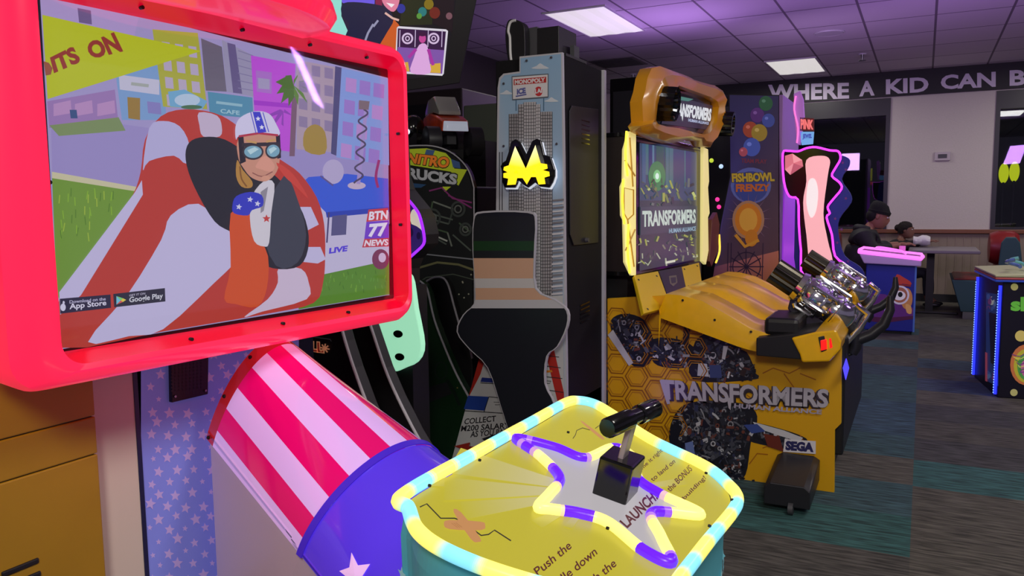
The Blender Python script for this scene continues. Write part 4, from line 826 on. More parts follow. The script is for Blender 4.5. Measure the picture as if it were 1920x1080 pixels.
def hanging_tv():
    yw, tl = radians(35), radians(15); n = Vector((sin(yw)*cos(tl), -cos(yw)*cos(tl), -sin(tl))); p0 = YP(4.0)(860, 160); p = PL(p0, n)
    t = thing('hanging_screen', 'large black television hanging from the ceiling showing a child in navy and orange', 'television', (-2.7, 4.0, CE))
    board(p, [(560, 200), (862, 156), (895, -6), (905, -60), (560, -60)], .06, M_blk, 'television_body', t, .004)
    b = PL(p0+n*.002, n); a = Art(b, .001)
    a.poly([(560, 175), (742, 152), (835, 140), (855, 0), (862, -50), (560, -50)], (14, 13, 20)); a.poly([(560, -50), (735, -50), (732, 20), (738, 75), (735, 160), (560, 180)], (40, 34, 60))
    a.poly([(560, -50), (642, -50), (640, 30), (653, 60), (652, 80), (560, 84)], (150, 226, 214)); a.poly([(640, -50), (704, -50), (702, 20), (680, 10), (650, 10), (641, 4)], (110, 90, 230)); a.poly([(704, -50), (720, -50), (716, 14), (704, 12)], (130, 26, 70))
    a.poly([(757, -50), (815, -50), (810, 46), (750, 48)], (34, 40, 16)); a.poly([(815, -50), (855, -50), (848, 60), (812, 44)], (26, 12, 20))
    for x, y, r_, c_ in ((804, 8, 9, (130, 110, 20)), (815, 24, 10, (110, 36, 24)), (792, 22, 8, (40, 120, 120)), (752, 16, 8, (44, 50, 150)), (842, 30, 6, (120, 80, 90)), (786, 30, 5, (90, 150, 60))): a.ell(x, y, r_, r_*1.1, c_)
    a.poly(c2([(742, 40), (752, 60), (746, 120), (742, 160), (690, 108), (700, 80), (726, 30)], 3), (205, 92, 34)); a.poly(c2([(640, 12), (652, 4), (690, 6), (724, 14), (738, 36), (726, 60), (706, 92), (690, 102), (655, 92), (646, 74), (655, 46), (642, 30)], 3), (28, 30, 62)); a.line([(700, 45), (690, 62), (682, 84)], 4, (150, 150, 180)); a.line([(709, 38), (700, 50)], 4, (150, 150, 180))
    a.poly(c2([(716, -20), (748, -22), (748, 6), (738, 22), (724, 14), (716, 0)], 3), (226, 130, 160)); a.poly([(724, 5), (740, 8), (734, 14)], (250, 240, 245)); a.line([(722, 24), (736, 34), (748, 38)], 4, (225, 180, 170))
    R_ = c2([(744, 52), (747, 49), (836, 55), (840, 58), (832, 138), (829, 142), (742, 137), (740, 133)], 1); a.poly(R_, (220, 215, 226)); a.poly([(746, 53), (836, 59), (829, 138), (743, 133)], (52, 20, 66))
    a.poly([(746, 88), (833, 94), (829, 138), (743, 133)], (128, 84, 168)); a.poly([(744, 118), (765, 116), (768, 134), (743, 132)], (214, 170, 60)); a.poly([(806, 120), (826, 118), (826, 137), (806, 136)], (214, 170, 60))
    for x in (764, 813): a.ring(x, 72, 9, 9, 3.4, (215, 190, 225)); a.ring(x, 72, 3.5, 4, 2, (215, 190, 225))
    for x in (750, 779, 803, 829): a.line([(x, 56), (x-1, 88)], 1.6, (200, 180, 215))
    a.poly(c2([(786, 84), (800, 84), (804, 110), (806, 137), (770, 136), (776, 108)], 3), (224, 170, 226)); a.line([(780, 92), (766, 108)], 6, (170, 50, 160)); a.line([(803, 92), (812, 122)], 6, (170, 50, 160)); a.ell(792, 72, 6.5, 8.5, (196, 70, 150)); a.ell(792, 64, 7, 4, (60, 16, 60))
    a.build('screen_picture', M_scr, t)
    c0 = Vector((-2.75, 4.25, 0)); MB().cyl((-2.75, 4.3, 2.3), (-2.75, 4.3, CE), .025).build('ceiling_pole', M_blk, t, True)
    MB().bx(-2.85, -2.65, 4.2, 4.4, CE-.02, CE).build('ceiling_plate', M_blk, t)
hanging_tv()

# ---------------------------------------------------------------- amber robot shooting game
def shooter_game():
    t = thing('robot_shooting_game', 'amber two-player shooting game with dark screen and machine collage side print', 'arcade game', (-.85, 4.4, 0))
    p = YP(3.75)
    O = [(1139, 560), (1262, 553), (1290, 560), (1390, 606), (1430, 640), (1578, 650), (1577, 794), (1565, 806), (1564, 926), (1560, 935), (1470, 928), (1300, 905), (1141, 880)]
    board(p, O, .025, M_yelp, 'side_board', t)
    MB().bx(-1.38, -.34, 3.78, 5.05, .03, .72).build('pedestal', M_blk, t, bevel=.006)
    # front of the pedestal, seen edge-on at the right
    q0 = p(1564, 935); MB().bx(-.345, -.285, 3.79, 5.0, .16, .70).build('front_panel', M_blk, t, bevel=.01)
    xq = XP(-.283); MB().prism([xq(1580, 690), xq(1586, 672), xq(1591, 690), xq(1585, 712)], (.003, 0, 0)).build('blue_light', mat('blue_light', (30, 30, 120), .3, emit=(80, 70, 255), es=1.2), t)
    a = Art(p, .0006)
    a.add([p(x, y, .0006) for x, y in O], [list(range(len(O)))], (226, 168, 16)); a.boxes.append((1130, 1600, 550, 950, 1))
    # honeycomb relief print
    def hexa(x, y, r, c, w=2.4): a.line([(x+r*cos(radians(60*i)), y+r*.98*sin(radians(60*i))+(r*cos(radians(60*i)))*.06) for i in range(6)], w, c, True)
    HC = (150, 92, 12); H2 = (186, 128, 26)
    for i in range(5):
        for j in range(9):
            x = 1157+i*37; y = 596+j*43+(i % 2)*21+i*3
            if y < 868+i*4 and i+j*.5 < 5.5: hexa(x, y, 21, HC, 2.6); hexa(x, y, 16, H2, 1.6)
    for pts in ([(1250, 598), (1280, 612), (1300, 604), (1330, 628), (1350, 622)], [(1430, 700), (1450, 690), (1480, 700), (1500, 690)], [(1400, 740), (1430, 762), (1450, 752)], [(1500, 640+60), (1530, 712)], [(1430, 840), (1450, 832), (1470, 848), (1500, 846)], [(1405, 870), (1420, 850), (1440, 852)], [(1500, 815), (1512, 838)], [(1470, 660+40), (1490, 728), (1530, 736)], [(1290, 580), (1296, 604)]): a.line(pts, 2.2, (176, 104, 16))
    # machine collage: plates, gears and pipes, no figure
    rr = random.Random(11)
    PALc = [(30, 30, 40), (44, 46, 58), (70, 72, 84), (24, 26, 44), (96, 98, 108), (52, 56, 86), (150, 150, 156), (60, 44, 44), (36, 38, 46), (190, 190, 196), (110, 60, 50)]
    def cluster(cx, cy, rx, ry, n, rot=0):
        r0 = radians(rot)
        for k in range(n):
            u = rr.random()**.6; th = rr.random()*2*pi; x_ = rx*u*cos(th); y_ = ry*u*sin(th); x = cx+x_*cos(r0)-y_*sin(r0); y = cy+x_*sin(r0)+y_*cos(r0)
            s_ = rr.uniform(2.5, 9)*(1.15-u*.5); an = rr.random()*pi; c = rr.choice(PALc[:6]) if k < n*.5 else rr.choice(PALc); m = rr.random()
            if k < n*.35: s_ *= 1.8; c = rr.choice(PALc[:4])
            if m < .5:
                w_ = s_*rr.uniform(.3, .7); dx, dy = cos(an), sin(an); a.poly([(x+dx*s_+dy*w_, y+dy*s_-dx*w_), (x+dx*s_*.8-dy*w_, y+dy*s_*.8+dx*w_), (x-dx*s_-dy*w_*.7, y-dy*s_+dx*w_*.7), (x-dx*s_*.9+dy*w_, y-dy*s_*.9-dx*w_)], c)
            elif m < .65: a.ring(x, y, s_*.6, s_*.65, 2.2, c, 14)
            elif m < .8: a.ell(x, y, s_*.5, s_*.5, c, 10)
            else: dx, dy = cos(an)*s_*1.5, sin(an)*s_*1.5; a.line([(x-dx, y-dy), (x, y), (x+dx*.6, y+dy)], rr.uniform(1.5, 4), c)
    E0 = a.eps
    def dcluster(*g): cluster(*g)
    a.eps = .00012; a.base = 12
    for B_ in ([(1146, 600), (1172, 588), (1208, 600), (1226, 640), (1222, 676), (1196, 690), (1170, 668), (1150, 632)], [(1216, 640), (1260, 634), (1300, 650), (1300, 684), (1262, 690), (1226, 680)], [(1300, 650), (1320, 626), (1352, 620), (1366, 650), (1400, 660), (1416, 700), (1410, 712), (1300, 712)], [(1270, 770), (1310, 752), (1390, 756), (1420, 780), (1408, 830), (1398, 890), (1372, 905), (1350, 880), (1318, 862), (1274, 850), (1254, 820)], [(1390, 790), (1450, 800), (1512, 822), (1500, 842), (1440, 836), (1392, 820)], [(1286, 586), (1296, 590), (1290, 650), (1280, 650)]): a.poly(c2(B_, 4), (30, 30, 40))
    dcluster(1186, 638, 30, 52, 150, -35); dcluster(1258, 662, 40, 24, 120, 15); dcluster(1350, 672, 50, 40, 230, 20); dcluster(1390, 690, 30, 18, 60, 40)
    dcluster(1338, 800, 74, 48, 420, 6); dcluster(1330, 838, 55, 26, 160, 8); dcluster(1450, 818, 58, 12, 110, 18); dcluster(1378, 868, 20, 34, 90, -5)
    for pts, c in (([(1140, 628), (1150, 618), (1188, 680), (1180, 686)], (200, 200, 196)), ([(1310, 680), (1326, 682), (1330, 706), (1308, 704)], (190, 192, 200)), ([(1330, 684), (1352, 684), (1354, 708), (1332, 708)], (60, 72, 120)), ([(1357, 648), (1366, 648), (1360, 674), (1354, 672)], (214, 214, 216)), ([(1412, 790), (1470, 806), (1506, 820), (1500, 828), (1462, 816), (1420, 802)], (206, 206, 210)), ([(1395, 796), (1420, 794), (1436, 808), (1410, 812)], (60, 80, 150)), ([(1432, 812), (1462, 818), (1470, 846), (1440, 836)], (110, 44, 32)), ([(1258, 800), (1268, 790), (1280, 800), (1270, 830), (1256, 850)], (24, 26, 40)), ([(1285, 830), (1300, 826), (1304, 850), (1288, 852)], (110, 130, 190))): a.poly(pts, c)
    a.eps = E0; a.base = 16; a.boxes = []
    # title lettering with dark shadow
    q = ((1240, 710), (1555, 729), (1553, 764), (1243, 748)); sh = tuple((x+2, y+3) for x, y in q)
    a.text('TRANSFORMERS', sh, (50, 40, 44), .10); a.text('TRANSFORMERS', q, (66, 56, 70), .075); a.text('TRANSFORMERS', q, (186, 180, 190), .035)
    a.text('HUMAN ALLIANCE', ((1378, 755), (1542, 767), (1541, 776), (1377, 764)), (176, 168, 190), .04)
    a.poly([(1238, 712), (1248, 712), (1258, 756), (1252, 757)], (186, 180, 190)); a.poly([(1364, 745), (1373, 745), (1371, 768), (1367, 764)], (186, 180, 190))
    a.poly([(1472, 822), (1530, 826), (1530, 850), (1469, 846)], (226, 222, 226)); a.text('SEGA', ((1474, 825), (1527, 829), (1526, 847), (1473, 843)), (46, 44, 96), .07); a.line([(1470, 852), (1528, 856)], 3, (206, 202, 206))
    a.line([(1362, 905), (1450, 919)], 3, (150, 150, 156)); a.line([(1413, 898), (1416, 915)], 5, (40, 40, 44))
    a.build('side_print', M_art, t)
    # screen box
    ps = YP(3.8); xl = ps(1115, 400).x; xr = -1.275; zb = ps(1120, 516).z; ztp = ps(1120, 251).z
    MB().bx(xl, xr, 3.8, 5.12, zb, ztp).build('screen_housing', mat('maroon_black', (30, 22, 24), .45), t, bevel=.006)
    MB().bx(xl+.02, xr-.05, 3.86, 5.05, .7, zb).build('housing_neck', M_blk, t)
    for z in (zb, ztp-.02): MB().bx(xl-.004, xr+.002, 3.794, 5.124, z, z+.022).build('housing_rail', M_gloss, t, bevel=.002)
    sc = XP(-1.27); b = [sc(1191, 250), sc(1314, 272), sc(1314, 487), sc(1191, 518)]
    MB().prism([sc(1193, 262), sc(1313, 284), sc(1313, 489), sc(1193, 516)], (-.01, 0, 0)).build('screen_bezel', M_gloss, t)
    a = Art(XP(-1.268), .0004)
    T_ = lambda u, v: (1199+u*107, (268+18*u)+(v*((508-268)-u*(508-268-(486-286)))))
    def quad(u0, v0, u1, v1, c): a.poly([T_(u0, v0), T_(u1, v0), T_(u1, v1), T_(u0, v1)], c)
    quad(0, 0, 1, 1, (40, 52, 60)); quad(0, 0, 1, .45, (44, 66, 92))
    for k in range(11): u = rr.random()*.9; w = .04+rr.random()*.1; quad(u, 0, min(1, u+w), .2+rr.random()*.3, rr.choice([(52, 88, 120), (60, 104, 110), (38, 56, 96), (80, 120, 140), (40, 80, 70)]))
    a.ell(*T_(.3, .25), 16, 28, (48, 120, 70)); a.ell(*T_(.3, .25), 7, 12, (110, 190, 120)); a.ell(*T_(.3, .25), 3.4, 6, (215, 240, 228))
    for k in range(46):
        u = rr.random(); v = .28+rr.random()*.26; x, y = T_(u, v); s_ = rr.uniform(3, 9); an = rr.random()*pi; c = rr.choice([(150, 156, 60), (110, 120, 60), (66, 80, 66), (180, 190, 110), (40, 52, 50), (90, 100, 96), (30, 36, 44)]); dx, dy = cos(an)*s_, sin(an)*s_; a.line([(x-dx*.6, y-dy), (x+dx*.6, y+dy)], rr.uniform(2, 5), c)
    quad(0, .50, 1, .72, (52, 62, 74)); a.text('TRANSFORMERS', (T_(.03, .53), T_(.97, .53), T_(.97, .66), T_(.03, .66)), (190, 205, 195), .04); a.text('HUMAN ALLIANCE', (T_(.5, .69), T_(.97, .69), T_(.97, .73), T_(.5, .73)), (140, 170, 190), .03)
    for k in range(50):
        u = rr.random(); v = .76+rr.random()*.22; x, y = T_(u, v); s_ = rr.uniform(3, 8); an = rr.random()*pi; c = rr.choice([(150, 156, 70), (110, 116, 90), (66, 74, 70), (160, 168, 140), (44, 50, 50)]); dx, dy = cos(an)*s_, sin(an)*s_; a.line([(x-dx*.6, y-dy), (x+dx*.6, y+dy)], rr.uniform(1.5, 4), c)
    quad(.45, .965, .62, .985, (210, 210, 190))
    a.build('screen_picture', M_scr, t)
    # lit armour-shaped side wings
    wl = PL(YP(3.79)(1192, 400), (.78, -.62, 0)); wm = mat('lit_wing', (235, 225, 150), .3, emit=(236, 222, 140), es=.62)
    board(wl, [(1180, 246), (1193, 247), (1193, 516), (1184, 517), (1172, 492), (1170, 412), (1166, 404), (1165, 350), (1169, 340), (1170, 280)], .02, wm, 'lit_wing', t, .003)
    for pts in ([(1169, 352), (1187, 356), (1187, 402), (1176, 412), (1169, 400)], [(1171, 300), (1190, 330)], [(1172, 470), (1190, 430)], [(1180, 258), (1186, 350)], [(1176, 412), (1188, 500)]): MB().tube([wl(x, y, .004) for x, y in pts], .004, 6, len(pts) > 3).build('wing_ridge', mat('wing_ridge', (190, 150, 60), .3, emit=(170, 120, 30), es=.4), t, True)
    for y0, y1, x in ((336, 420, 1168), (246, 330, 1174), (420, 512, 1178)): edge_tube(wl, [(x, y0), (x-2, (y0+y1)/2), (x+2, y1)], .006, mat('yellow_led', (255, 240, 60), .3, emit=(255, 236, 60), es=1.5), 'led_strip', t, off=.004)
    wr = XP(-1.262); board(wr, [(1313, 276), (1322, 280), (1324, 340), (1322, 352), (1325, 400), (1322, 408), (1323, 470), (1318, 496), (1312, 490)], -.02, wm, 'lit_wing', t, .003)
    board(wr, [(1327, 412), (1336, 398), (1341, 420), (1338, 470), (1326, 500), (1322, 490)], -.03, mat('brown_wing', (110, 52, 40), .4), 'outer_wing', t, .003); edge_tube(wr, [(1340, 440), (1341, 470), (1334, 492)], .007, mat('amber_led', (255, 200, 60), .3, emit=(255, 200, 70), es=1.4), 'led_strip', t, off=.03)
    # yellow plates and badge under the screen
    A0 = Vector((-1.27, 4, .955)); nn = Vector((.16, 0, .17)); nn.normalize(); pp = PL(A0, nn)
    board(pp, [(1190, 516), (1234, 508), (1258, 574), (1207, 588)], .02, M_yelp, 'screen_foot_plate', t, .003); board(pp, [(1278, 500), (1311, 492), (1316, 528), (1288, 543), (1284, 530)], .02, M_yelp, 'screen_foot_plate', t, .003)
    board(pp, [(1235, 508), (1278, 500), (1287, 544), (1259, 574)], .025, mat('midnight_plate', (28, 28, 56), .4), 'badge_plate', t)
    a = Art(pp, .001); a.poly(c2([(1254, 518), (1268, 516), (1270, 530), (1262, 537), (1256, 532)], 1), (120, 116, 96)); a.poly([(1257, 521), (1267, 520), (1267, 530), (1259, 532)], (50, 50, 70)); a.build('badge', M_art, t)
    for x, y in ((1197, 525), (1231, 518), (1214, 580), (1252, 568), (1283, 505), (1307, 499), (1291, 537)): q = pp(x, y, .001); MB().cyl(q, q+nn*.003, .006, .005, 8).build('screw', M_dgrey, t)
    # amber moulded deck: ridged surface running along the cabinet
    def prof(x):
        P_ = [(-1.10, .80), (-1.07, .875), (-1.0, .872), (-.90, .85), (-.78, .79), (-.68, .735), (-.60, .715), (-.45, .70), (-.36, .695)]
        for (a_, b_), (c_, d_) in zip(P_, P_[1:]):
            if a_ <= x <= c_: return b_+(d_-b_)*(x-a_)/(c_-a_)
        return P_[-1][1]
    xs = [-1.10, -1.09, -1.085, -1.07, -1.0, -.95, -.90, -.84, -.78, -.73, -.68, -.64, -.60, -.5, -.45, -.40, -.36]
    ys = []; seg = [(3.66, -.05), (3.67, -.0), (3.70, .0), (3.74, .012), (3.90, .012), (3.95, -.03), (3.99, -.04), (4.05, -.04), (4.08, .0), (4.14, .018), (4.26, .018), (4.32, .0), (4.36, -.035), (4.46, -.035), (4.5, .0), (4.56, .018), (4.7, .018), (4.76, 0), (4.80, -.035), (4.92, -.035), (4.96, .0), (5.02, .0), (5.03, -.05)]
    rows = []
    for x in xs:
        k = max(0, min(1, (x+1.07)/.2))*max(0, min(1, (-.45-x)/.15)); rows.append([Vector((x, y, prof(x)+(d*k if abs(d) != .05 else d))) for y, d in seg])
    b = MB(); n = len(seg)
    for i in range(len(rows)-1):
        for j in range(n-1): b.add([rows[i][j], rows[i+1][j], rows[i+1][j+1], rows[i][j+1]], [(0, 1, 2, 3)])
    # near and far cheeks
    lo = [(-1.10, .80), (-1.09, .76), (-.70, .640), (-.62, .628), (-.36, .62)]
    def loz(x):
        for (a_, b_), (c_, d_) in zip(lo, lo[1:]):
            if a_ <= x <= c_: return b_+(d_-b_)*(x-a_)/(c_-a_)
        return lo[-1][1]
    for j in (0, n-1):
        for i in range(len(rows)-1):
            A_, B_ = rows[i][j], rows[i+1][j]; b.add([A_, B_, Vector((B_.x, B_.y, min(loz(B_.x), B_.z-.001))), Vector((A_.x, A_.y, min(loz(A_.x), A_.z-.001)))], [(0, 1, 2, 3)])
    for i in range(len(lo)-1): b.add([Vector((lo[i][0], seg[0][0], lo[i][1])), Vector((lo[i+1][0], seg[0][0], lo[i+1][1])), Vector((lo[i+1][0], seg[-1][0], lo[i+1][1])), Vector((lo[i][0], seg[-1][0], lo[i][1]))], [(0, 1, 2, 3)])
    b.add([rows[-1][0], rows[-1][-1], Vector((lo[-1][0], seg[-1][0], lo[-1][1])), Vector((lo[-1][0], seg[0][0], lo[-1][1]))], [(0, 1, 2, 3)])
    dk = b.build('moulded_deck', M_yel, t); weld(dk); mark_sharp(dk, 50)
    MB().prism([(-1.02, 4.0, .842), (-.80, 4.0, .765), (-.80, 4.03, .765), (-1.02, 4.03, .842)], (0, 0, .004)).build('red_inlay', mat('red_inlay', (215, 50, 20), .3, emit=(200, 40, 20), es=.25), dk)
    for x, y in ((1280, 563), (1340, 600), (1408, 622)): q = YP(3.659)(x, y); MB().cyl(q, q-Vector((0, .003, 0)), .006, .005, 8).build('screw', M_blk, dk)
    # control nose with black box and start buttons
    pn = YP(3.60)
    b = MB().prism([pn(1418, 634), pn(1530, 622), pn(1545, 640), pn(1545, 678), pn(1418, 667)], (0, 1.4, 0)); b.build('control_box', M_blk, t, bevel=.004)
    b = MB().prism([pn(1484, 633), (pn(1530, 622)), pn(1574, 616), pn(1581, 634), pn(1580, 652), pn(1560, 676), pn(1504, 678), pn(1502, 664)], (0, .03, 0)); 
    nose = MB().prism([pn(1484, 633, .012), pn(1530, 622, .012), pn(1568, 618, .012), pn(1578, 640, .012), pn(1576, 655, .012), pn(1556, 677, .012), pn(1504, 679, .012), pn(1500, 664, .012)], (0, 1.45, 0)).build('control_nose', M_yel, t, bevel=.008)
    pb = PL(pn(1535, 650, .014), Vector((.25, -1, .05)))
    board(pb, [(1534, 632), (1563, 624), (1568, 650), (1540, 660)], -.006, M_blk, 'button_plate', t, .002)
    for x0, x1, y0, y1 in ((1538, 1549, 637, 656), (1554, 1563, 633, 652)):
        board(pb, [(x0, y0+1), (x1, y0-1.5), (x1+1, y1-2), (x0+1, y1+1)], -.012, mat('red_button', (230, 20, 20), .3, emit=(255, 26, 22), es=1.0), 'start_button', t, .002, off=.0)
    MB().bx(pn(1440, 0).x, pn(1510, 0).x, 3.66, 3.95, pn(1450, 634).z, pn(1450, 600).z).build('gun_plinth', M_blk, t, bevel=.02)
    # marquee: amber frame, chrome-black lamp barrels, lettered screen
    px_ = XP(-1.2); FR = [(1222, 128), (1238, 124), (1262, 133), (1282, 140), (1296, 146), (1302, 150), (1330, 158), (1340, 160), (1355, 170), (1360, 186), (1352, 200), (1356, 230), (1348, 238), (1340, 262), (1332, 276), (1318, 274), (1312, 264), (1290, 262), (1262, 268), (1240, 262), (1224, 256), (1205, 246), (1200, 236), (1206, 228), (1204, 190), (1210, 170), (1214, 146)]
    b = MB(); f0 = [px_(x, y, 0) for x, y in FR]; cpt = sum(f0, Vector())/len(f0)
    inn = [(1262, 172), (1268, 160), (1290, 168), (1330, 182), (1345, 192), (1346, 215), (1334, 246), (1322, 254), (1290, 246), (1268, 240), (1236, 236), (1226, 230), (1230, 195), (1240, 172)]
    # resample the inner opening to the frame's vertex count by angle
    m = len(FR); ii = []
    cx, cy = 1282, 206
    def hit_(ang):
        best = None
        for (x0, y0), (x1, y1) in zip(inn, inn[1:]+inn[:1]):
            dx, dy = cos(ang), sin(ang); ex, ey = x1-x0, y1-y0; den = dx*ey-dy*ex
            if abs(den) < 1e-9: continue
            tt = ((x0-cx)*ey-(y0-cy)*ex)/den; uu = ((x0-cx)*dy-(y0-cy)*dx)/den
            if tt > 0 and -1e-6 <= uu <= 1+1e-6: best = tt
        return (cx+cos(ang)*best, cy+sin(ang)*best)
    for x, y in FR: ii.append(hit_(math.atan2(y-cy, x-cx)))
    mid = [((x*.62+u*.38), (y*.62+v*.38)) for (x, y), (u, v) in zip(FR, ii)]
    b.loft([[px_(x, y, -.06) for x, y in FR], [px_(x, y, 0) for x, y in FR], [px_(x, y, .035) for x, y in mid], [px_(x, y, .01) for x, y in ii], [px_(x, y, -.04) for x, y in ii]], False)
    b.add([px_(x, y, -.06) for x, y in FR], [list(range(m))]); fr = b.build('marquee_frame', M_orng, t, True)
    ms = XP(-1.235); board(ms, [(1225, 165), (1350, 180), (1350, 255), (1225, 240)], .02, M_gloss, 'marquee_back', t)
    a = Art(XP(-1.232), .001); a.poly([(1252, 178), (1336, 198), (1332, 244), (1240, 232)], (20, 26, 50)); a.poly([(1262, 178), (1300, 186), (1290, 190), (1262, 186)], (60, 120, 110))
    a.text('TRANSFORMERS', ((1258, 190), (1334, 204), (1332, 228), (1254, 214)), (216, 220, 226), .05); a.text('HUMAN ALLIANCE', ((1290, 222), (1328, 229), (1328, 234), (1290, 228)), (170, 180, 210), .04); a.poly([(1276, 210), (1281, 211), (1279, 228)], (216, 220, 226)); a.build('marquee_picture', M_scr, t)
    for x, y, L_, r_, dy in ((1240, 195, .15, .088, 0), (1352, 232, .16, .082, 0)):
        q = px_(x, y, .02); ax_ = Vector((.97, .05, -.10)).normalized(); rings = []
        yv = ax_.cross(ZZ).normalized(); zv = yv.cross(ax_); rg = MB(); q = q-ax_*.10
        for s_, k in ((-.02, .80), (0, .92), (.07, 1.0), (.16, .96), (L_, .86), (L_, .72), (L_-.04, .6)):
            rings.append([q+ax_*s_+yv*(r_*k*(1 if i % 2 else .93)*cos(2*pi*i/36))+zv*(r_*k*(1 if i % 2 else .93)*sin(2*pi*i/36)) for i in range(36)])
        rg.loft(rings); lb = rg.build('lamp_barrel', mat('smoked_chrome', (60, 62, 66), .15, .9), t); mark_sharp(lb, 20)
        MB().cyl(q+ax_*(L_-.035), q+ax_*(L_-.03), r_*.6, r_*.6, 20).build('lamp_lens', mat('blue_lens', (30, 30, 90), .2, emit=(50, 50, 150), es=.5), lb)
        MB().tube([q+ax_*.1+yv*(r_*1.02*cos(k*.3+2.2))+zv*(r_*1.02*sin(k*.3+2.2)) for k in range(7)], .005, 6).build('red_glow_ring', mat('red_ring', (200, 20, 30), .3, emit=(220, 20, 40), es=.8 if x < 1300 else .05), lb)
    # projecting black foot box with caster
    g = YP(3.45); f0 = g(1447, 937); f1 = g(1522, 945)
    fb = MB().loft([[(-.56, 3.40, .03), (-.375, 3.40, .03), (-.375, 3.40, .105), (-.40, 3.40, .125), (-.535, 3.40, .125), (-.56, 3.40, .105)], [(-.56, 3.74, .05), (-.375, 3.74, .05), (-.375, 3.74, .145), (-.40, 3.74, .16), (-.535, 3.74, .16), (-.56, 3.74, .145)]]).build('foot_box', M_dark, t, bevel=.004)
    MB().cyl((-.46, 3.40, .025), (-.44, 3.40, .025), .025, .025, 14).build('caster', M_dgrey, fb, True); MB().cyl((-.45, 3.44, .03), (-.45, 3.44, .06), .012).build('caster_stem', M_steel, fb)
    return t
def mark_sharp(o, deg):
    bm = bmesh.new(); bm.from_mesh(o.data); bmesh.ops.recalc_face_normals(bm, faces=bm.faces)
    for f in bm.faces: f.smooth = True
    for e in bm.edges:
        if len(e.link_faces) == 2 and e.calc_face_angle(0) > radians(deg): e.smooth = False
    bm.to_mesh(o.data); bm.free()
shooter_game()
def game_gun(px, py, Yp, sc, lb):
    c = YP(Yp)(px, py); el = radians(34)
    f = Vector((-cos(el), -.10, sin(el))).normalized(); s_ = f.cross(ZZ).normalized(); u = s_.cross(f)   # forward, side, up
    t = thing('game_gun', lb, 'game gun', c-ZZ*.18, 'chrome game guns on the amber deck')
    def G(a, b, h): return c+(f*a+s_*b+u*h)*sc
    def ringr(a, b0, h0, rb, rh, n=28, rib=0): return [G(a, b0+rb*(1-rib*(i % 2))*cos(2*pi*i/n), h0+rh*(1-rib*(i % 2))*sin(2*pi*i/n)) for i in range(n)]
    # ribbed muzzle
    b = MB().loft([ringr(.10, 0, .0, .062, .062, 36, .1), ringr(.235, 0, .0, .062, .062, 36, .1), ringr(.235, 0, 0, .045, .045, 36), ringr(.20, 0, 0, .042, .042, 36)])
    m = b.build('ribbed_muzzle', mat('smoked_rib', (70, 66, 58), .25, .8), t); mark_sharp(m, 20)
    # chrome receiver with steps and cuts
    b = MB(); prof = [(.115, .05), (.11, .068), (.085, .075), (.07, .066), (.055, .078), (.0, .082), (-.05, .078), (-.065, .066), (-.09, .074), (-.15, .068), (-.18, .05), (-.19, .03)]
    b.loft([ringr(a, 0, 0, r*1.0, r*1.05, 14) for a, r in prof]); rc = b.build('chrome_receiver', M_chrome, t, True)
    for k, (a0, a1, ang) in enumerate([(.06, -.06, 200), (.05, -.08, 150), (.06, -.12, 110), (.04, -.10, 60), (.07, -.02, 240)]):
        r_ = radians(ang); MB().tube([G(a0, .08*cos(r_), .085*sin(r_)), G(a0-.01, .092*cos(r_), .096*sin(r_)), G(a1+.01, .090*cos(r_), .094*sin(r_)), G(a1, .075*cos(r_), .08*sin(r_))], .011*sc, 8).build('chrome_rail', M_chrome, t, True)
    for a in (.03, -.03, -.1): MB().loft([ringr(a-.006, 0, 0, .083, .088, 20), ringr(a-.004, 0, 0, .09, .094, 20), ringr(a+.004, 0, 0, .09, .094, 20), ringr(a+.006, 0, 0, .083, .088, 20)]).build('chrome_band', M_chrome, t, True)
    # lower body, clear blue magazine, rear frame
    b = MB().prism([G(.10, -.03, -.06), G(-.12, -.03, -.07), G(-.14, -.03, -.13), G(-.02, -.03, -.16), G(.08, -.03, -.11)], s_*(.06*sc)); b.build('lower_body', mat('violet_black', (34, 20, 50), .3), t, bevel=.006*sc)
    b = MB().prism([G(-.06, -.036, -.12), G(-.15, -.036, -.12), G(-.17, -.036, -.19), G(-.11, -.036, -.22), G(-.05, -.036, -.18)], s_*(.072*sc)); b.build('blue_magazine', mat('blue_gloss', (90, 70, 220), .12, .3, emit=(60, 40, 210), es=.35, coat=.5), t, bevel=.005*sc)
    fr = MB().tube([G(-.15, -.02, .075), G(-.215, -.02, .07), G(-.225, -.02, .0), G(-.22, -.02, -.09), G(-.19, -.02, -.16)], .016*sc, 10); fr.build('rear_frame', M_chrome, t, True)
    fr = MB().tube([G(-.13, .03, .06), G(-.19, .03, .05), G(-.2, .03, -.02), G(-.19, .03, -.11)], .013*sc, 10); fr.build('rear_frame', M_chrome, t, True)
    MB().tube([G(-.17, 0, -.10), G(-.215, 0, -.17), G(-.235, 0, -.20)], [.02*sc, .022*sc, .012*sc], 10).build('chrome_heel', M_chrome, t, True)
    # wound coloured wires
    for k, (c_, h) in enumerate((((210, 60, 70), .045), ((60, 70, 220), .02), ((90, 110, 230), -.01), ((200, 180, 70), .06))): MB().tube([G(-.13-.02*cos(i*.9)-i*.006, .05+.012*sin(i*1.3), h-.012*i*.4) for i in range(8)], .006*sc, 6).build('wire', mat('wire_%d' % k, c_, .3, emit=c_, es=.12), t, True)
    # black grip with guard
    g = MB().tube([G(-.17, 0, -.01), G(-.21, 0, -.03), G(-.245, 0, -.055), G(-.265, 0, -.085), G(-.27, 0, -.12)], [.028*sc, .030*sc, .028*sc, .027*sc, .024*sc], 12); g.build('grip', M_dark, t, True)
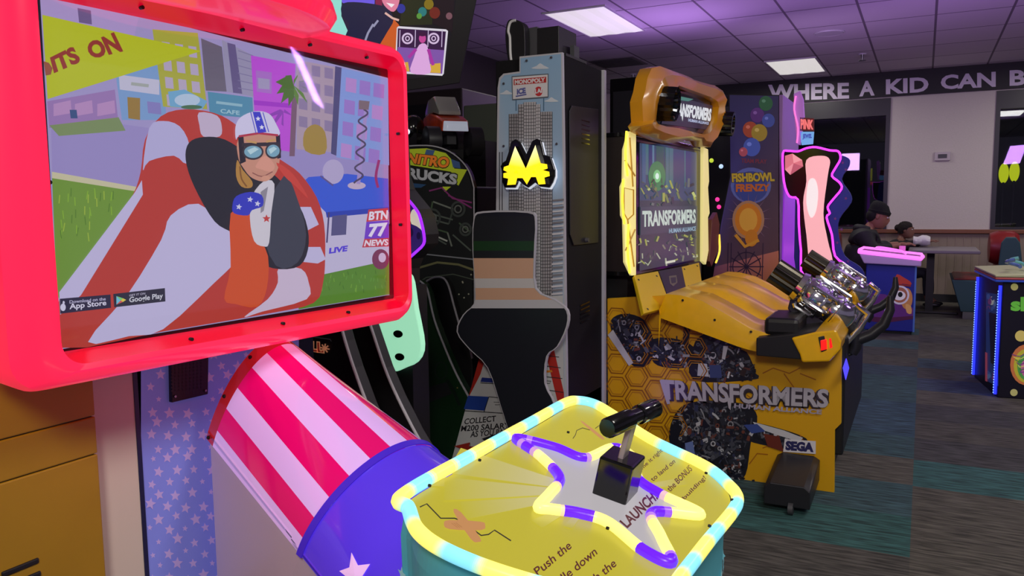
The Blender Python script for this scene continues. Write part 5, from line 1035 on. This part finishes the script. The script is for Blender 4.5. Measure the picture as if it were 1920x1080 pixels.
    MB().tube([G(-.25, 0, -.06), G(-.285, 0, .0), G(-.30, 0, .07), G(-.282, 0, .14), G(-.245, 0, .19)], [.026*sc, .026*sc, .024*sc, .020*sc, .012*sc], 12).build('stock_horn', M_dark, t, True)
    MB().tube([G(-.27, 0, -.12), G(-.24, 0, -.18), G(-.17, 0, -.21), G(-.12, 0, -.19), G(-.09, 0, -.13)], .009*sc, 8).build('trigger_guard', M_dark, t, True)
    MB().prism([G(-.20, -.006, -.09), G(-.215, -.006, -.085), G(-.205, -.006, -.13), G(-.195, -.006, -.12)], s_*(.012*sc)).build('trigger', mat('dark_red', (120, 20, 20), .3), t)
    # swivel mount down to the deck
    q = G(.02, 0, -.12); zb = .70
    MB().loft([[Vector((q.x+r_*cos(2*pi*i/20), q.y+r_*sin(2*pi*i/20), z)) for i in range(20)] for r_, z in ((.06*sc, zb), (.055*sc, zb+.03), (.035*sc, zb+.04), (.035*sc, q.z))]).build('swivel_mount', M_blk, t, True)
game_gun(1532, 560, 3.95, 1.0, 'nearer chrome game gun with ribbed muzzle on the amber deck')
game_gun(1574, 524, 4.72, .9, 'farther chrome game gun, partly behind the nearer gun')

# ---------------------------------------------------------------- fishbowl ticket game (tall printed side)
def fish_game():
    p = YP(6.2); t = thing('fishbowl_game', 'tall game cabinet with balloon and ferris wheel sunset print and purple-lit edge', 'arcade game', (-1.3, 6.6, 0))
    tl, tr = p(1366, 176), p(1461, 178); O = [(1366, 176), (1461, 178), (1461, 760), (1328, 760), (1330, 560), (1350, 420), (1368, 330)]
    pts = [p(x, y) for x, y in O]; pts = [Vector((q.x, q.y, max(q.z, 0))) if q.z > .0 else Vector((q.x, q.y, 0)) for q in pts]
    MB().prism(pts, (0, .03, 0)).build('side_board', M_blk, t)
    xr = tr.x; MB().bx(tl.x+.05, xr-.01, 6.232, 7.05, 0, tr.z-.01).build('cabinet_body', M_blk, t, bevel=.005)
    a = Art(p, .001)
    O2 = [(1368, 178), (1460, 180), (1460, 560), (1332, 560), (1352, 420), (1370, 330)]
    a.add([p(x, y, .001) for x, y in O2], [list(range(6))], [(52, 46, 86), (52, 46, 86), (96, 60, 60), (84, 56, 70), (84, 66, 130), (66, 58, 116)]); a.boxes.append((1300, 1500, 170, 570, 1))
    a.add([p(x, y, .002) for x, y in ((1340, 500), (1460, 470), (1460, 530), (1334, 540))], [(0, 1, 2, 3)], [(120, 70, 96), (190, 110, 90), (160, 92, 50), (110, 62, 60)]); a.boxes.append((1330, 1462, 470, 540, 2))
    for x, y, r_, c_ in ((1436, 194, 13, (50, 100, 66)), (1420, 216, 13, (92, 50, 120)), (1441, 226, 12, (70, 84, 160)), (1407, 243, 14, (170, 74, 50)), (1424, 249, 15, (164, 138, 50)), (1410, 276, 16, (76, 96, 180)), (1394, 285, 8, (184, 84, 100))): a.ell(x, y, r_, r_*1.08, c_); a.ell(x-r_*.3, y-r_*.35, r_*.28, r_*.24, tuple(min(255, v+46) for v in c_))
    a.text('TEAM PLAY', ((1390, 297), (1438, 299), (1438, 307), (1390, 305)), (124, 48, 66), .03)
    a.ell(1408, 348, 38, 34, (96, 104, 170)); a.ell(1408, 350, 32, 29, (60, 70, 140))
    a.text('FISHBOWL', ((1370, 324), (1452, 322), (1455, 341), (1372, 343)), (60, 50, 70), .12); a.text('FISHBOWL', ((1372, 325), (1451, 323), (1453, 340), (1373, 342)), (196, 164, 50), .05); a.text('FRENZY', ((1380, 345), (1444, 345), (1444, 358), (1380, 360)), (196, 100, 40), .05)
    # rays and gold ornament where the print has its picture
    for k in range(16): r_ = radians(k*22.5); a.poly([(1404+8*cos(r_-.2), 410+8*sin(r_-.2)), (1404+44*cos(r_), 410+50*sin(r_)), (1404+8*cos(r_+.2), 410+8*sin(r_+.2))], (128, 96, 120))
    a.ell(1404, 412, 30, 36, (172, 124, 92)); a.ell(1404, 412, 25, 31, (206, 122, 34)); a.ell(1404, 412, 17, 22, (222, 160, 60)); a.ell(1410, 446, 12, 16, (200, 122, 34)); a.line([(1380, 440), (1398, 462), (1424, 450)], 6, (206, 140, 44))
    c = (44, 26, 52); a.ring(1400, 500, 26, 27, 2, c)
    for k in range(12): r_ = radians(k*30); a.line([(1400, 500), (1400+32*cos(r_), 500+33*sin(r_))], 2, c)
    for x in (1366, 1432, 1372): a.line([(x, 455), (x-2, 540)], 1.6, c)
    for x in range(1340, 1460, 14): a.poly([(x, 548), (x+7, 547), (x+7, 560), (x, 560)], (170, 50, 46)); a.ell(x+10, 545, 2.4, 2.4, (214, 176, 70), 8)
    a.build('side_print', art_mat('fish_print', .22, 1, .4), t)
    x1 = XP(xr); MB().bx(xr-.008, xr+.03, 6.2, 7.05, 0, tr.z).build('front_frame', mat('lilac_frame', (170, 130, 190), .35), t, bevel=.006)
    MB().bx(xr+.031, xr+.04, 6.3, 6.95, .5, 1.55).build('light_panel', mat('violet_panel', (120, 50, 190), .3, emit=(168, 60, 230), es=.55), t)
    return t
fish_game()
def neon_board_game():
    p = YP(6.0); t = thing('jewel_game', 'game cabinet with magenta neon outlined board, pink column and blue wavy back panel', 'arcade game', (-.7, 6.3, 0))
    Bp = YP(6.06); O = c2([(1500, 300), (1560, 290), (1590, 296), (1592, 312), (1578, 336), (1594, 362), (1596, 380), (1574, 410), (1572, 440), (1584, 480), (1612, 500), (1622, 520), (1622, 560), (1500, 560)], 3)
    pts = [Bp(x, y) for x, y in O]; mz = min(q.z for q in pts); pts = [Vector((q.x, q.y, 0)) if q.z < mz+.02 else q for q in pts]
    MB().prism(pts, (0, .03, 0)).build('wavy_board', mat('royal_board', (34, 46, 150), .45), t)
    a = Art(Bp, .001)
    for x, y in ((1580, 305), (1586, 318), (1570, 345), (1586, 372), (1566, 410), (1570, 455), (1590, 490), (1578, 430)): a.star(x, y, 3.4, (130, 60, 140), 20)
    a.build('wavy_print', M_art, t)
    MB().bx(-.88, -.55, 6.1, 6.7, 0, .7).build('cabinet_body', mat('indigo_body', (40, 34, 90), .5), t, bevel=.006)
    # the lit board: black, neon rimmed
    F_ = c2([(1468, 288), (1478, 283), (1496, 284), (1512, 278), (1530, 276), (1556, 282), (1572, 284), (1576, 298), (1566, 316), (1560, 330), (1574, 342), (1578, 354), (1562, 374), (1552, 388), (1556, 400), (1550, 408), (1560, 440), (1566, 480), (1590, 500), (1590, 520), (1510, 520), (1502, 470), (1498, 420), (1496, 374), (1480, 368), (1470, 340)], 3)
    board(p, F_, .02, M_gloss, 'neon_board', t); edge_tube(p, F_, .0075, mat('magenta_neon', (230, 60, 255), .3, emit=(226, 60, 250), es=1.7), 'neon_outline', t, True, .006, 0)
    a = Art(YP(5.995), .001); PK = (240, 172, 176)
    # pink colour fields, no figure: a tall leaning column and a cut gem
    a.poly(c2([(1512, 300), (1540, 292), (1556, 300), (1552, 330), (1544, 400), (1552, 450), (1560, 496), (1522, 500), (1512, 440), (1506, 380), (1512, 340)], 4), PK)
    a.poly(c2([(1516, 340), (1528, 336), (1534, 360), (1530, 396), (1520, 408), (1512, 380)], 3), (238, 226, 224))
    a.poly([(1472, 292), (1486, 288), (1504, 300), (1506, 312), (1482, 328), (1472, 318)], (206, 110, 122)); a.poly([(1486, 288), (1504, 300), (1488, 306)], (232, 150, 156)); a.poly([(1472, 318), (1488, 306), (1482, 328)], (226, 140, 150)); a.poly([(1488, 306), (1506, 312), (1482, 328)], (180, 86, 104))
    a.build('board_face', art_mat('pink_lit', .8, .4, .3), t)
    # header sign on top
    q0 = YP(6.05); board(q0, [(1488, 176), (1500, 170), (1506, 186), (1508, 220), (1500, 272), (1494, 270), (1490, 230)], .04, mat('lilac_lit', (190, 130, 210), .3, emit=(170, 110, 190), es=.3), 'header_post', t, .003)
    board(q0, [(1500, 220), (1526, 222), (1526, 246), (1500, 245)], .02, mat('header_red', (120, 20, 30), .4), 'header_plate', t); board(q0, [(1500, 247), (1526, 247), (1524, 270), (1503, 272)], .02, mat('header_blue', (120, 180, 225), .4, emit=(110, 175, 225), es=.6), 'header_plate', t)
    a = Art(YP(6.045), .001); a.text('PINK', ((1501, 223), (1525, 225), (1525, 243), (1501, 242)), (255, 120, 120), .06); a.text('JEWEL', ((1505, 251), (1523, 251), (1522, 261), (1505, 262)), (60, 70, 170), .05); a.build('header_lettering', M_scr, t)
    edge_tube(YP(6.04), [(1492, 180), (1489, 205), (1496, 240), (1494, 268)], .006, mat('pink_glow', (255, 120, 200), .3, emit=(255, 120, 200), es=.9), 'header_light', t)
    return t
neon_board_game()
def detective_kiosk():
    Y0 = 8.6; p = YP(Y0); t = thing('detective_kiosk', 'small blue game kiosk with pink-lit top and magnifying glass print', 'arcade game', (-.28, 8.9, 0))
    x0, x1 = p(1622, 560).x, p(1716, 560).x; zt = p(1670, 494).z
    MB().bx(x0, x1, Y0, Y0+.55, .03, zt).build('kiosk_body', mat('blue_board', (30, 44, 158), .5), t, bevel=.008); MB().bx(x0+.03, x1-.03, Y0+.03, Y0+.5, 0, .03).build('plinth', M_blk, t); MB().bx(x1-.012, x1+.004, Y0-.004, Y0+.03, .03, zt).build('edge_trim', mat('sky_trim', (90, 140, 220), .4), t)
    a = Art(p, .001)
    a.poly([(1622, 596), (1622, 548), (1660, 552), (1713, 578), (1713, 592), (1660, 600)], (86, 34, 110)); a.poly([(1622, 600), (1622, 592), (1660, 596), (1713, 592), (1713, 598), (1655, 606)], (70, 20, 60))
    a.text('ER', ((1658, 571), (1672, 571), (1672, 583), (1658, 583)), (150, 130, 190), .05)
    a.ell(1700, 560, 11, 20, (180, 120, 70)); a.poly(c2([(1698, 570), (1708, 574), (1709, 588), (1700, 586)], 2), (200, 150, 90))
    a.line([(1660, 566), (1672, 556)], 6, (150, 120, 180)); a.ell(1687, 553, 18, 18, (196, 190, 206)); a.ell(1687, 553, 14.5, 14.5, (150, 90, 70)); a.ell(1686, 554, 12, 9, (214, 208, 214)); a.ell(1688, 552, 4.5, 5, (16, 14, 20), 14)
    a.poly(c2([(1676, 528), (1682, 514), (1694, 520), (1707, 528), (1708, 534), (1692, 532), (1680, 536)], 2), (170, 52, 40)); a.line([(1678, 533), (1708, 536)], 3, (130, 36, 30))
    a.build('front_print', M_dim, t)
    # sloping light deck
    w0, w1 = p(1611, 470).x, p(1728, 480).x
    b = MB().loft([[Vector((w0, y, zt+.10)), Vector((w1, y, zt+.04)), Vector((w1, y, zt-.02)), Vector((w0+.05, y, zt-.00))] for y in (Y0-.06, Y0+.6)]); b.build('deck_skirt', mat('lilac_skirt', (190, 170, 205), .4, emit=(150, 110, 180), es=.12), t, bevel=.01)
    rim = [(w0, Y0-.06, zt+.115), (w1, Y0-.06, zt+.055), (w1+.01, Y0+.25, zt+.055), (w1, Y0+.6, zt+.055), (w0, Y0+.6, zt+.115), (w0-.01, Y0+.25, zt+.115)]
    MB().tube(curve_pts(rim, 1, True), .020, 8, True).build('pink_rim_light', mat('pink_neon', (255, 120, 230), .3, emit=(245, 120, 235), es=1.15), t, True)
    MB().add([(w0, Y0-.05, zt+.112), (w1, Y0-.05, zt+.052), (w1, Y0+.59, zt+.052), (w0, Y0+.59, zt+.112)], [(0, 1, 2, 3)]).build('deck_top', mat('dark_deck', (40, 34, 60), .3), t)
    edge_tube(YP(Y0+.1), [(1642, 466), (1650, 464), (1686, 470), (1700, 476)], .012, mat('pink_neon_b', (255, 120, 230), .3, emit=(245, 120, 235), es=1.0), 'deck_light', t)
    q = YP(Y0+.3)(1692, 463); MB().cyl(q-ZZ*.05, q+ZZ*.01, .03, .03, 14).build('pink_knob', mat('pink_knob', (225, 120, 200), .3, emit=(225, 110, 200), es=.5), t, True)
detective_kiosk()
def worm_game():
    A = Vector((.375, 6.72, 0)); B = Vector((.475, 6.06, 0)); C_ = Vector((1.45, 6.16, 0)); Dd = Vector((1.35, 6.85, 0))
    nA = Vector((-(B-A).y, (B-A).x, 0)).normalized()*1; nA = Vector((-1, -.15, 0)).normalized(); nB = Vector((.1, -1, 0)).normalized()
    t = thing('worm_game', 'dark game kiosk with blue LED strips, coloured dots and green worm game lettering', 'arcade game', (.9, 6.4, 0))
    zt = .77
    MB().prism([A, B, C_, Dd], ZZ*zt).build('kiosk_body', mat('navy_black', (22, 18, 40), .4), t, bevel=.006)
    pl = PL(B+nB*.001, nB); a = Art(pl, .001)
    a.text('slither.io', ((1895, 558), (2060, 548), (2060, 590), (1895, 583)), (110, 205, 70), .05)
    a.build('title_lettering', M_dim, t); a = Art(pl, .001)
    for x, y, r_, c_ in ((1902, 538, 7, (196, 190, 110)), (1914, 630, 11, (220, 200, 110)), (1901, 736, 7, (196, 190, 120))): a.ell(x, y, r_, r_*.95, c_)
    for k, c_ in enumerate(((206, 120, 70), (200, 190, 60), (90, 170, 80), (200, 110, 160), (180, 200, 120), (230, 170, 90))): a.ell(1923+k*2, 684+k*2, 29-k*4.6, 38-k*6, c_)
    for k in range(7): a.line(c2([(1897+k*3, 664+k*5), (1912, 668+k*5), (1924, 660+k*6)], 3, False), 1.6, [(120, 60, 140), (230, 220, 120), (70, 130, 80)][k % 3])
    a.build('front_print', M_dim, t)
    na = Vector((B-A).cross(ZZ)).normalized(); na = -na if na.x > 0 else na
    pa = PL(A+na*.001, na); a = Art(pa, .001)
    a.poly([(1849, 548), (1872, 552), (1872, 724), (1849, 714)], (34, 58, 110)); a.poly([(1855, 585), (1871, 590), (1871, 690), (1858, 680)], (12, 12, 26)); a.ell(1860, 564, 5, 8, (190, 200, 190))
    rr = random.Random(8)
    for k in range(26): a.ell(rr.uniform(1851, 1870), rr.choice([rr.uniform(556, 584), rr.uniform(694, 716)]), rr.uniform(2, 4), rr.uniform(3, 6), rr.choice([(60, 90, 150), (120, 60, 110), (90, 120, 160), (40, 60, 120)]), 10)
    a.poly([(1849, 660), (1853, 662), (1853, 716), (1849, 714)], (190, 80, 100)); a.build('side_print', M_dim, t)
    led = mat('blue_led', (40, 40, 255), .3, emit=(40, 50, 255), es=1.6); ledw = mat('blue_led_dot', (120, 150, 255), .3, emit=(110, 150, 255), es=2)
    for c0 in (A+na*.006+(B-A)*.02, B+na*.006-(B-A)*.03):
        MB().bx(c0.x-.012, c0.x+.004, c0.y-.014, c0.y+.014, .02, zt-.03).build('led_strip', led, t)
        b = MB()
        for k in range(40): b.ell(Vector((c0.x-.013, c0.y-.004, .03+k*(zt-.08)/40)), (.005, .009, .005), None, 6, 4)
        o = b.build('led_dots', ledw, t); o['kind'] = 'stuff'
    # deck
    O = [A+Vector((-.03, .06, 0)), B+Vector((-.05, -.06, 0)), C_+Vector((.05, -.08, 0)), Dd+Vector((.05, .05, 0))]
    MB().loft([[q+ZZ*h for q in O] for h in (zt, zt+.014)]).build('blue_rim', mat('blue_rim', (40, 70, 170), .3, emit=(40, 80, 190), es=.2), t, bevel=.008); MB().loft([[q+ZZ*h for q in O] for h in (zt+.014, zt+.03)]).build('coral_rim', mat('coral_rim', (200, 90, 80), .4), t, bevel=.008)
    MB().loft([[q+ZZ*(zt+.03) for q in O], [q+ZZ*(zt+.045) if i in (1, 0) else q+ZZ*(zt+.10) for i, q in enumerate(O)]]).build('cream_deck', mat('cream_deck', (196, 200, 150), .4), t, bevel=.006)
    for k, (dx, dy) in enumerate(((.06, .10), (.10, .3), (.18, .2), (.2, .08))):
        q = B+Vector((dx, dy, zt+.09)); MB().tube([q+Vector((.04*cos(i*.6), .04*sin(i*.6), .006*i)) for i in range(9)], .012, 8).build('coiled_joystick', mat('bead_%d' % k, [(90, 120, 180), (120, 200, 190), (110, 100, 200), (60, 70, 80)][k], .2, coat=.5), t, True)
worm_game()

# ---------------------------------------------------------------- dining table, booths, people
M_teal = mat('teal_laminate', (44, 82, 86), .6); M_red = mat('red_vinyl', (122, 28, 30), .35)
def table():
    t = thing('dining_table', 'long grey dining table beyond the blue kiosk with black pedestal', 'table', (.15, 10.35, 0))
    MB().bx(-.14, .56, 9.95, 10.85, .715, .75).build('tabletop', mat('grey_laminate', (128, 122, 128), .35), t, bevel=.008)
    MB().bx(.05, .13, 10.35, 10.43, .03, .715).build('pedestal', M_blk, t); MB().bx(-.2, .38, 10.3, 10.48, 0, .03).build('foot', M_blk, t, bevel=.008)
table()
def booth(x, sgn, lb, y0=9.9, w=1.0, dp=.42):
    t = thing('booth_seat', lb, 'booth seat', (x, y0+w/2, 0), 'booth seats at the grey table'); M_s = M_teal
    X = lambda d: x+sgn*d
    MB().prism([(X(-dp), y0, .425), (X(.06), y0, .425), (X(.06), y0, .08), (X(.1-dp), y0, .08)], (0, w, 0)).build('seat_base', M_s, t, bevel=.006); MB().prism([(X(-.30), y0+.02, .08), (X(.06), y0+.02, .08), (X(.06), y0+.02, 0), (X(-.30), y0+.02, 0)], (0, w-.04, 0)).build('kick_plate', M_steel, t)
    MB().prism([(X(.02-dp), y0+.03, .426), (X(.02), y0+.03, .426), (X(.02), y0+.03, .44), (X(.04-dp), y0+.03, .44)], (0, w-.02, 0)).build('seat_cushion', M_red, t, bevel=.02)
    MB().prism([(X(.0), y0-.01, .44), (X(.26), y0-.01, .40), (X(.20), y0-.01, .84), (X(.16), y0-.01, .90), (X(.07), y0-.01, .90), (X(.03), y0-.01, .84)], (0, .04, 0)).build('end_panel', M_s, t, bevel=.01)
    MB().prism([(X(.02), y0+.03, .50), (X(.20), y0+.03, .50), (X(.18), y0+.03, .88), (X(.08), y0+.03, .88)], (0, w-.06, 0)).build('backrest', M_red, t, bevel=.03)
    c = Vector((X(.10), y0+w*.5, .76)); MB().loft([[c+Vector((dx*sgn, r_*1.15*cos(a), r_*sin(a)*.95)) for a in [2*pi*i/28 for i in range(28)]] for dx, r_ in ((-.16, .10), (-.15, .17), (-.08, .20), (.08, .20), (.13, .16))]).build('round_bolster', M_red, t, True)
booth(.72, 1, 'red and teal booth seat right of the grey table', 10.0); booth(-.92, -1, 'teal booth seat behind the seated adult, left of the blue kiosk', 9.55, 1.45, .66)
def skin_obj(name, J, E, R_, m, parent, sub=2):
    me = bpy.data.meshes.new(name); me.from_pydata([Vector(j) for j in J], E, []); me.materials.append(m)
    o = bpy.data.objects.new(name, me); SC.collection.objects.link(o); o.parent = parent; o.matrix_parent_inverse = Matrix.Translation(-parent.location)
    sk = o.modifiers.new('skin', 'SKIN'); sk.use_smooth_shade = True
    for i, v in enumerate(me.skin_vertices[0].data): v.radius = (R_[i], R_[i]) if not isinstance(R_[i], tuple) else R_[i]; v.use_root = (i == 0)
    o.modifiers.new('sub', 'SUBSURF').levels = sub; o.modifiers[-1].render_levels = sub
    return o
def person(label, base, s, face_dir, lean, skin_c, jacket_c, hair_kind, arm_tip, group=None):
    hh, eh, puff = arm_tip
    """seated figure; base = point on the seat under the pelvis, s = overall scale"""
    t = thing('person', label, 'person', (base[0], base[1], 0), 'people seated at the grey table')
    b = Vector(base); f = Vector(face_dir).normalized(); l_ = ZZ.cross(f)
    def Q(a, w, h): return b+(f*a+l_*w+ZZ*h)*s
    sk = mat('skin_'+hair_kind, skin_c, .55); jm = mat('jacket_'+hair_kind, jacket_c, .7, noise=.25, nscale=40); tm = mat('trousers_'+hair_kind, (36, 38, 48), .8)
    L = lean
    neck = (.06*L*2, 0, .56); hd = Vector((.09+.12*L, 0, .70-.02*L))
    # body: pelvis, spine, neck, head, arms with hands, legs with feet (one continuous surface)
    J = [(0, 0, .08), (.02, 0, .24), (.05*L+.02, 0, .40), (.08*L, 0, .50), (.11*L+.03, 0, .58), (.12*L+.05, 0, .63),
         (.05*L+.03, .155, .475), (.12, .20, eh), (.34, .13, hh-.01), (.40, .11, hh),
         (.05*L+.03, -.155, .475), (.12, -.20, eh), (.34, -.11, hh-.01), (.40, -.09, hh),
         (.03, .09, .05), (.42, .11, .07), (.44, .11, -.32), (.53, .11, -.38),
         (.03, -.09, .05), (.42, -.11, .07), (.44, -.11, -.32), (.53, -.11, -.38)]
    E = [(0, 1), (1, 2), (2, 3), (3, 4), (4, 5), (3, 6), (6, 7), (7, 8), (8, 9), (3, 10), (10, 11), (11, 12), (12, 13), (0, 14), (14, 15), (15, 16), (16, 17), (0, 18), (18, 19), (19, 20), (20, 21)]
    R_ = [.14, .125, .145, .11, .05, .055, .065, .048, .034, .026, .065, .048, .034, .026, .085, .06, .045, .035, .085, .06, .045, .035]
    bd = skin_obj('body', [Q(*j) for j in J], E, [r*s for r in R_], sk, t)
    # head with face, one smooth mesh
    h0 = Q(.13*L+.085, 0, .685); tilt = L*.5; hf = (f*cos(tilt)-ZZ*sin(tilt)); hu = l_.cross(hf)*-1; hu = hf.cross(l_)*1
    if hu.z < 0: hu = -hu
    def H(a, w, h): return h0+(hf*a+l_*w+hu*h)*s
    rings = []
    for h, a0, ra, rw in ((-.115, .03, .025, .03), (-.105, .03, .05, .045), (-.08, .018, .075, .058), (-.04, .008, .092, .068), (.0, .0, .098, .074), (.04, -.004, .098, .076), (.08, -.008, .084, .066), (.105, -.01, .05, .042), (.115, -.01, .015, .014)):
        rg = []
        for i in range(20):
            a = 2*pi*i/20; ex = 0
            if i == 0: ex = {-.04: .016, 0: .024, .04: .004, -.08: .006, -.105: .008}.get(h, 0)
            if i in (1, 19): ex = {0: .004, .04: -.008}.get(h, 0)
            rg.append(H(a0+ra*cos(a)+ex, rw*sin(a), h))
        rings.append(rg)
    hdm = MB().loft(rings).build('head', sk, bd, True)
    for w_ in (-.028, .028):
        MB().ell(H(.088, w_, .022), (.012*s, .014*s, .010*s), (hf, l_, hu), 10, 8).build('eye', mat('eye_white', (220, 215, 210), .3), hdm, True)
        MB().ell(H(.097, w_, .021), (.005*s, .007*s, .008*s), (hf, l_, hu), 8, 6).build('pupil', M_blk, hdm, True)
        MB().tube([H(.094, w_-.016, .042), H(.100, w_, .047), H(.094, w_+.016, .042)], .004*s, 6).build('eyebrow', mat('brow_'+hair_kind, (24, 18, 16), .8), hdm, True)
        MB().ell(H(-.005, w_*2.75, .0), (.020*s, .009*s, .03*s), (hf, l_, hu), 10, 8).build('ear', sk, hdm, True)
    MB().tube([H(.086, -.024, -.056), H(.098, 0, -.057), H(.086, .024, -.056)], [.004*s, .0065*s, .004*s], 6).build('lips', mat('lips_'+hair_kind, (120, 60, 56), .5), hdm, True)
    # clothes
    CJ = [(0, 0, .04), (.02, 0, .24), (.05*L+.02, 0, .40), (.08*L, 0, .50), (.09*L+.01, 0, .56), (.05*L+.03, .165, .48), (.12, .21, eh), (.32, .135, hh-.012), (.05*L+.03, -.165, .48), (.12, -.21, eh), (.32, -.115, hh-.012)]
    CE_ = [(0, 1), (1, 2), (2, 3), (3, 4), (3, 5), (5, 6), (6, 7), (3, 8), (8, 9), (9, 10)]
    skin_obj('jacket', [Q(*j) for j in CJ], CE_, [r*s*puff for r in (.165, .15, .17, .145, .095, .09, .072, .052, .09, .072, .052)], jm, t)
    PJ = [(0, 0, .05), (.05, .09, .05), (.42, .11, .07), (.44, .11, -.28), (.05, -.09, .05), (.42, -.11, .07), (.44, -.11, -.28)]
    skin_obj('trousers', [Q(*j) for j in PJ], [(0, 1), (1, 2), (2, 3), (0, 4), (4, 5), (5, 6)], [r*s for r in (.15, .1, .075, .06, .1, .075, .06)], tm, t)
    for w_ in (.11, -.11): MB().ell(Q(.50, w_, -.385), (.12*s, .045*s, .04*s), (f, l_, ZZ), 14, 8).build('shoe', M_dark, t, True)
    # hands: palm, four fingers, thumb
    for w_, sg in ((.11, 1), (-.09, -1)):
        hp = Q(.43, w_, hh+.003)
        hm = MB().ell(hp, (.045*s, .036*s, .016*s), (f, l_, ZZ), 12, 8).build('hand', sk, bd, True)
        for k in range(4):
            y_ = (-.025+k*.0165)*s; ln = (.062, .072, .068, .054)[k]*s; a0 = hp+f*.03*s+l_*y_; MB().tube([a0, a0+f*ln*.5+ZZ*.006*s, a0+f*ln*.85-ZZ*.004*s, a0+f*ln-ZZ*.012*s], [.009*s, .0088*s, .008*s, .006*s], 7).build('finger', sk, hm, True)
        a0 = hp-f*.005*s-l_*sg*.030*s; MB().tube([a0, a0-l_*sg*.02*s+f*.025*s, a0-l_*sg*.016*s+f*.055*s], [.011*s, .0095*s, .007*s], 7).build('thumb', sk, hm, True)
    if hair_kind == 'beanie':
        bm_ = mat('black_knit', (16, 16, 19), .9, bump=.5, nscale=90)
        rings = []
        for h, a0, ra, rw in ((.030, -.004, .108, .086), (.058, -.006, .111, .088), (.062, -.006, .105, .083), (.09, -.014, .10, .08), (.13, -.024, .08, .064), (.15, -.03, .045, .038), (.155, -.032, .01, .01)):
            rings.append([H(a0+ra*cos(a), rw*sin(a), h+(.035 if h < .07 else 0)*(cos(a)*.45)) for a in [2*pi*i/24 for i in range(24)]])
        MB().loft(rings).build('beanie', bm_, t, True)
        MB().ell(H(-.045, 0, .0), (.07*s, .078*s, .08*s), (hf, l_, hu), 18, 12).build('hair', mat('black_hair', (18, 15, 14), .8), t, True)
        # hood lying behind the neck
        MB().tube([Q(.09*L+.075*cos(a)-.0, .09*sin(a), .565) for a in [radians(60+24*i) for i in range(11)]], [.02*s, .03*s, .038*s, .043*s, .046*s, .047*s, .046*s, .043*s, .038*s, .03*s, .02*s], 12).build('hood', jm, t, True)
    else:
        hm = mat('dark_curly_hair', (26, 18, 16), .85, bump=.8, nscale=60); b2 = MB(); rr = random.Random(9)
        rings = []
        for h, a0, ra, rw in ((-.05, -.05, .055, .07), (-.01, -.035, .078, .086), (.03, -.02, .092, .09), (.07, -.014, .100, .088), (.105, -.014, .08, .07), (.128, -.016, .045, .04), (.134, -.016, .01, .01)): rings.append([H(a0+(ra+.006*sin(a*5+h*60))*cos(a), (rw+.006*sin(a*5+h*60))*sin(a), h) for a in [2*pi*i/30 for i in range(30)]])
        hr = MB().loft(rings).build('hair', hm, t, True)
        MB().ell(H(-.115, 0, .03), (.045*s, .05*s, .05*s), (hf, l_, hu), 14, 10).build('hair_bun', hm, hr, True)
    return t
person('person in a black beanie and dark hooded jacket looking down at the table', (-.66, 9.95, .37), 1.10, (1, .1, 0), .75, (152, 102, 84), (26, 26, 31), 'beanie', (.40, .34, 1.14))
person('small person with dark curly hair and black puffy jacket resting arms on the table', (-.27, 10.82, .38), .82, (1, -.15, 0), .15, (124, 84, 70), (24, 22, 26), 'curly', (.53, .44, 1.18))
q = ZP(.76)(1722, 455)
b = MB(); rings = []
for k in range(9):
    u = k/8; rings.append([Vector((.0+u*.18-.10, 10.66+.09*cos(a)*(1+.25*sin(u*9)), 0.825+(.06+.012*sin(u*7+a*2))*sin(a)*(1-.3*abs(u-.5)))) for a in [2*pi*i/14 for i in range(14)]])
tagp(b.loft(rings).build('white_cloth', mat('white_cloth', (214, 210, 216), .8, bump=.4), smooth=True), 'crumpled white cloth in the small person\'s hands on the table', 'cloth')
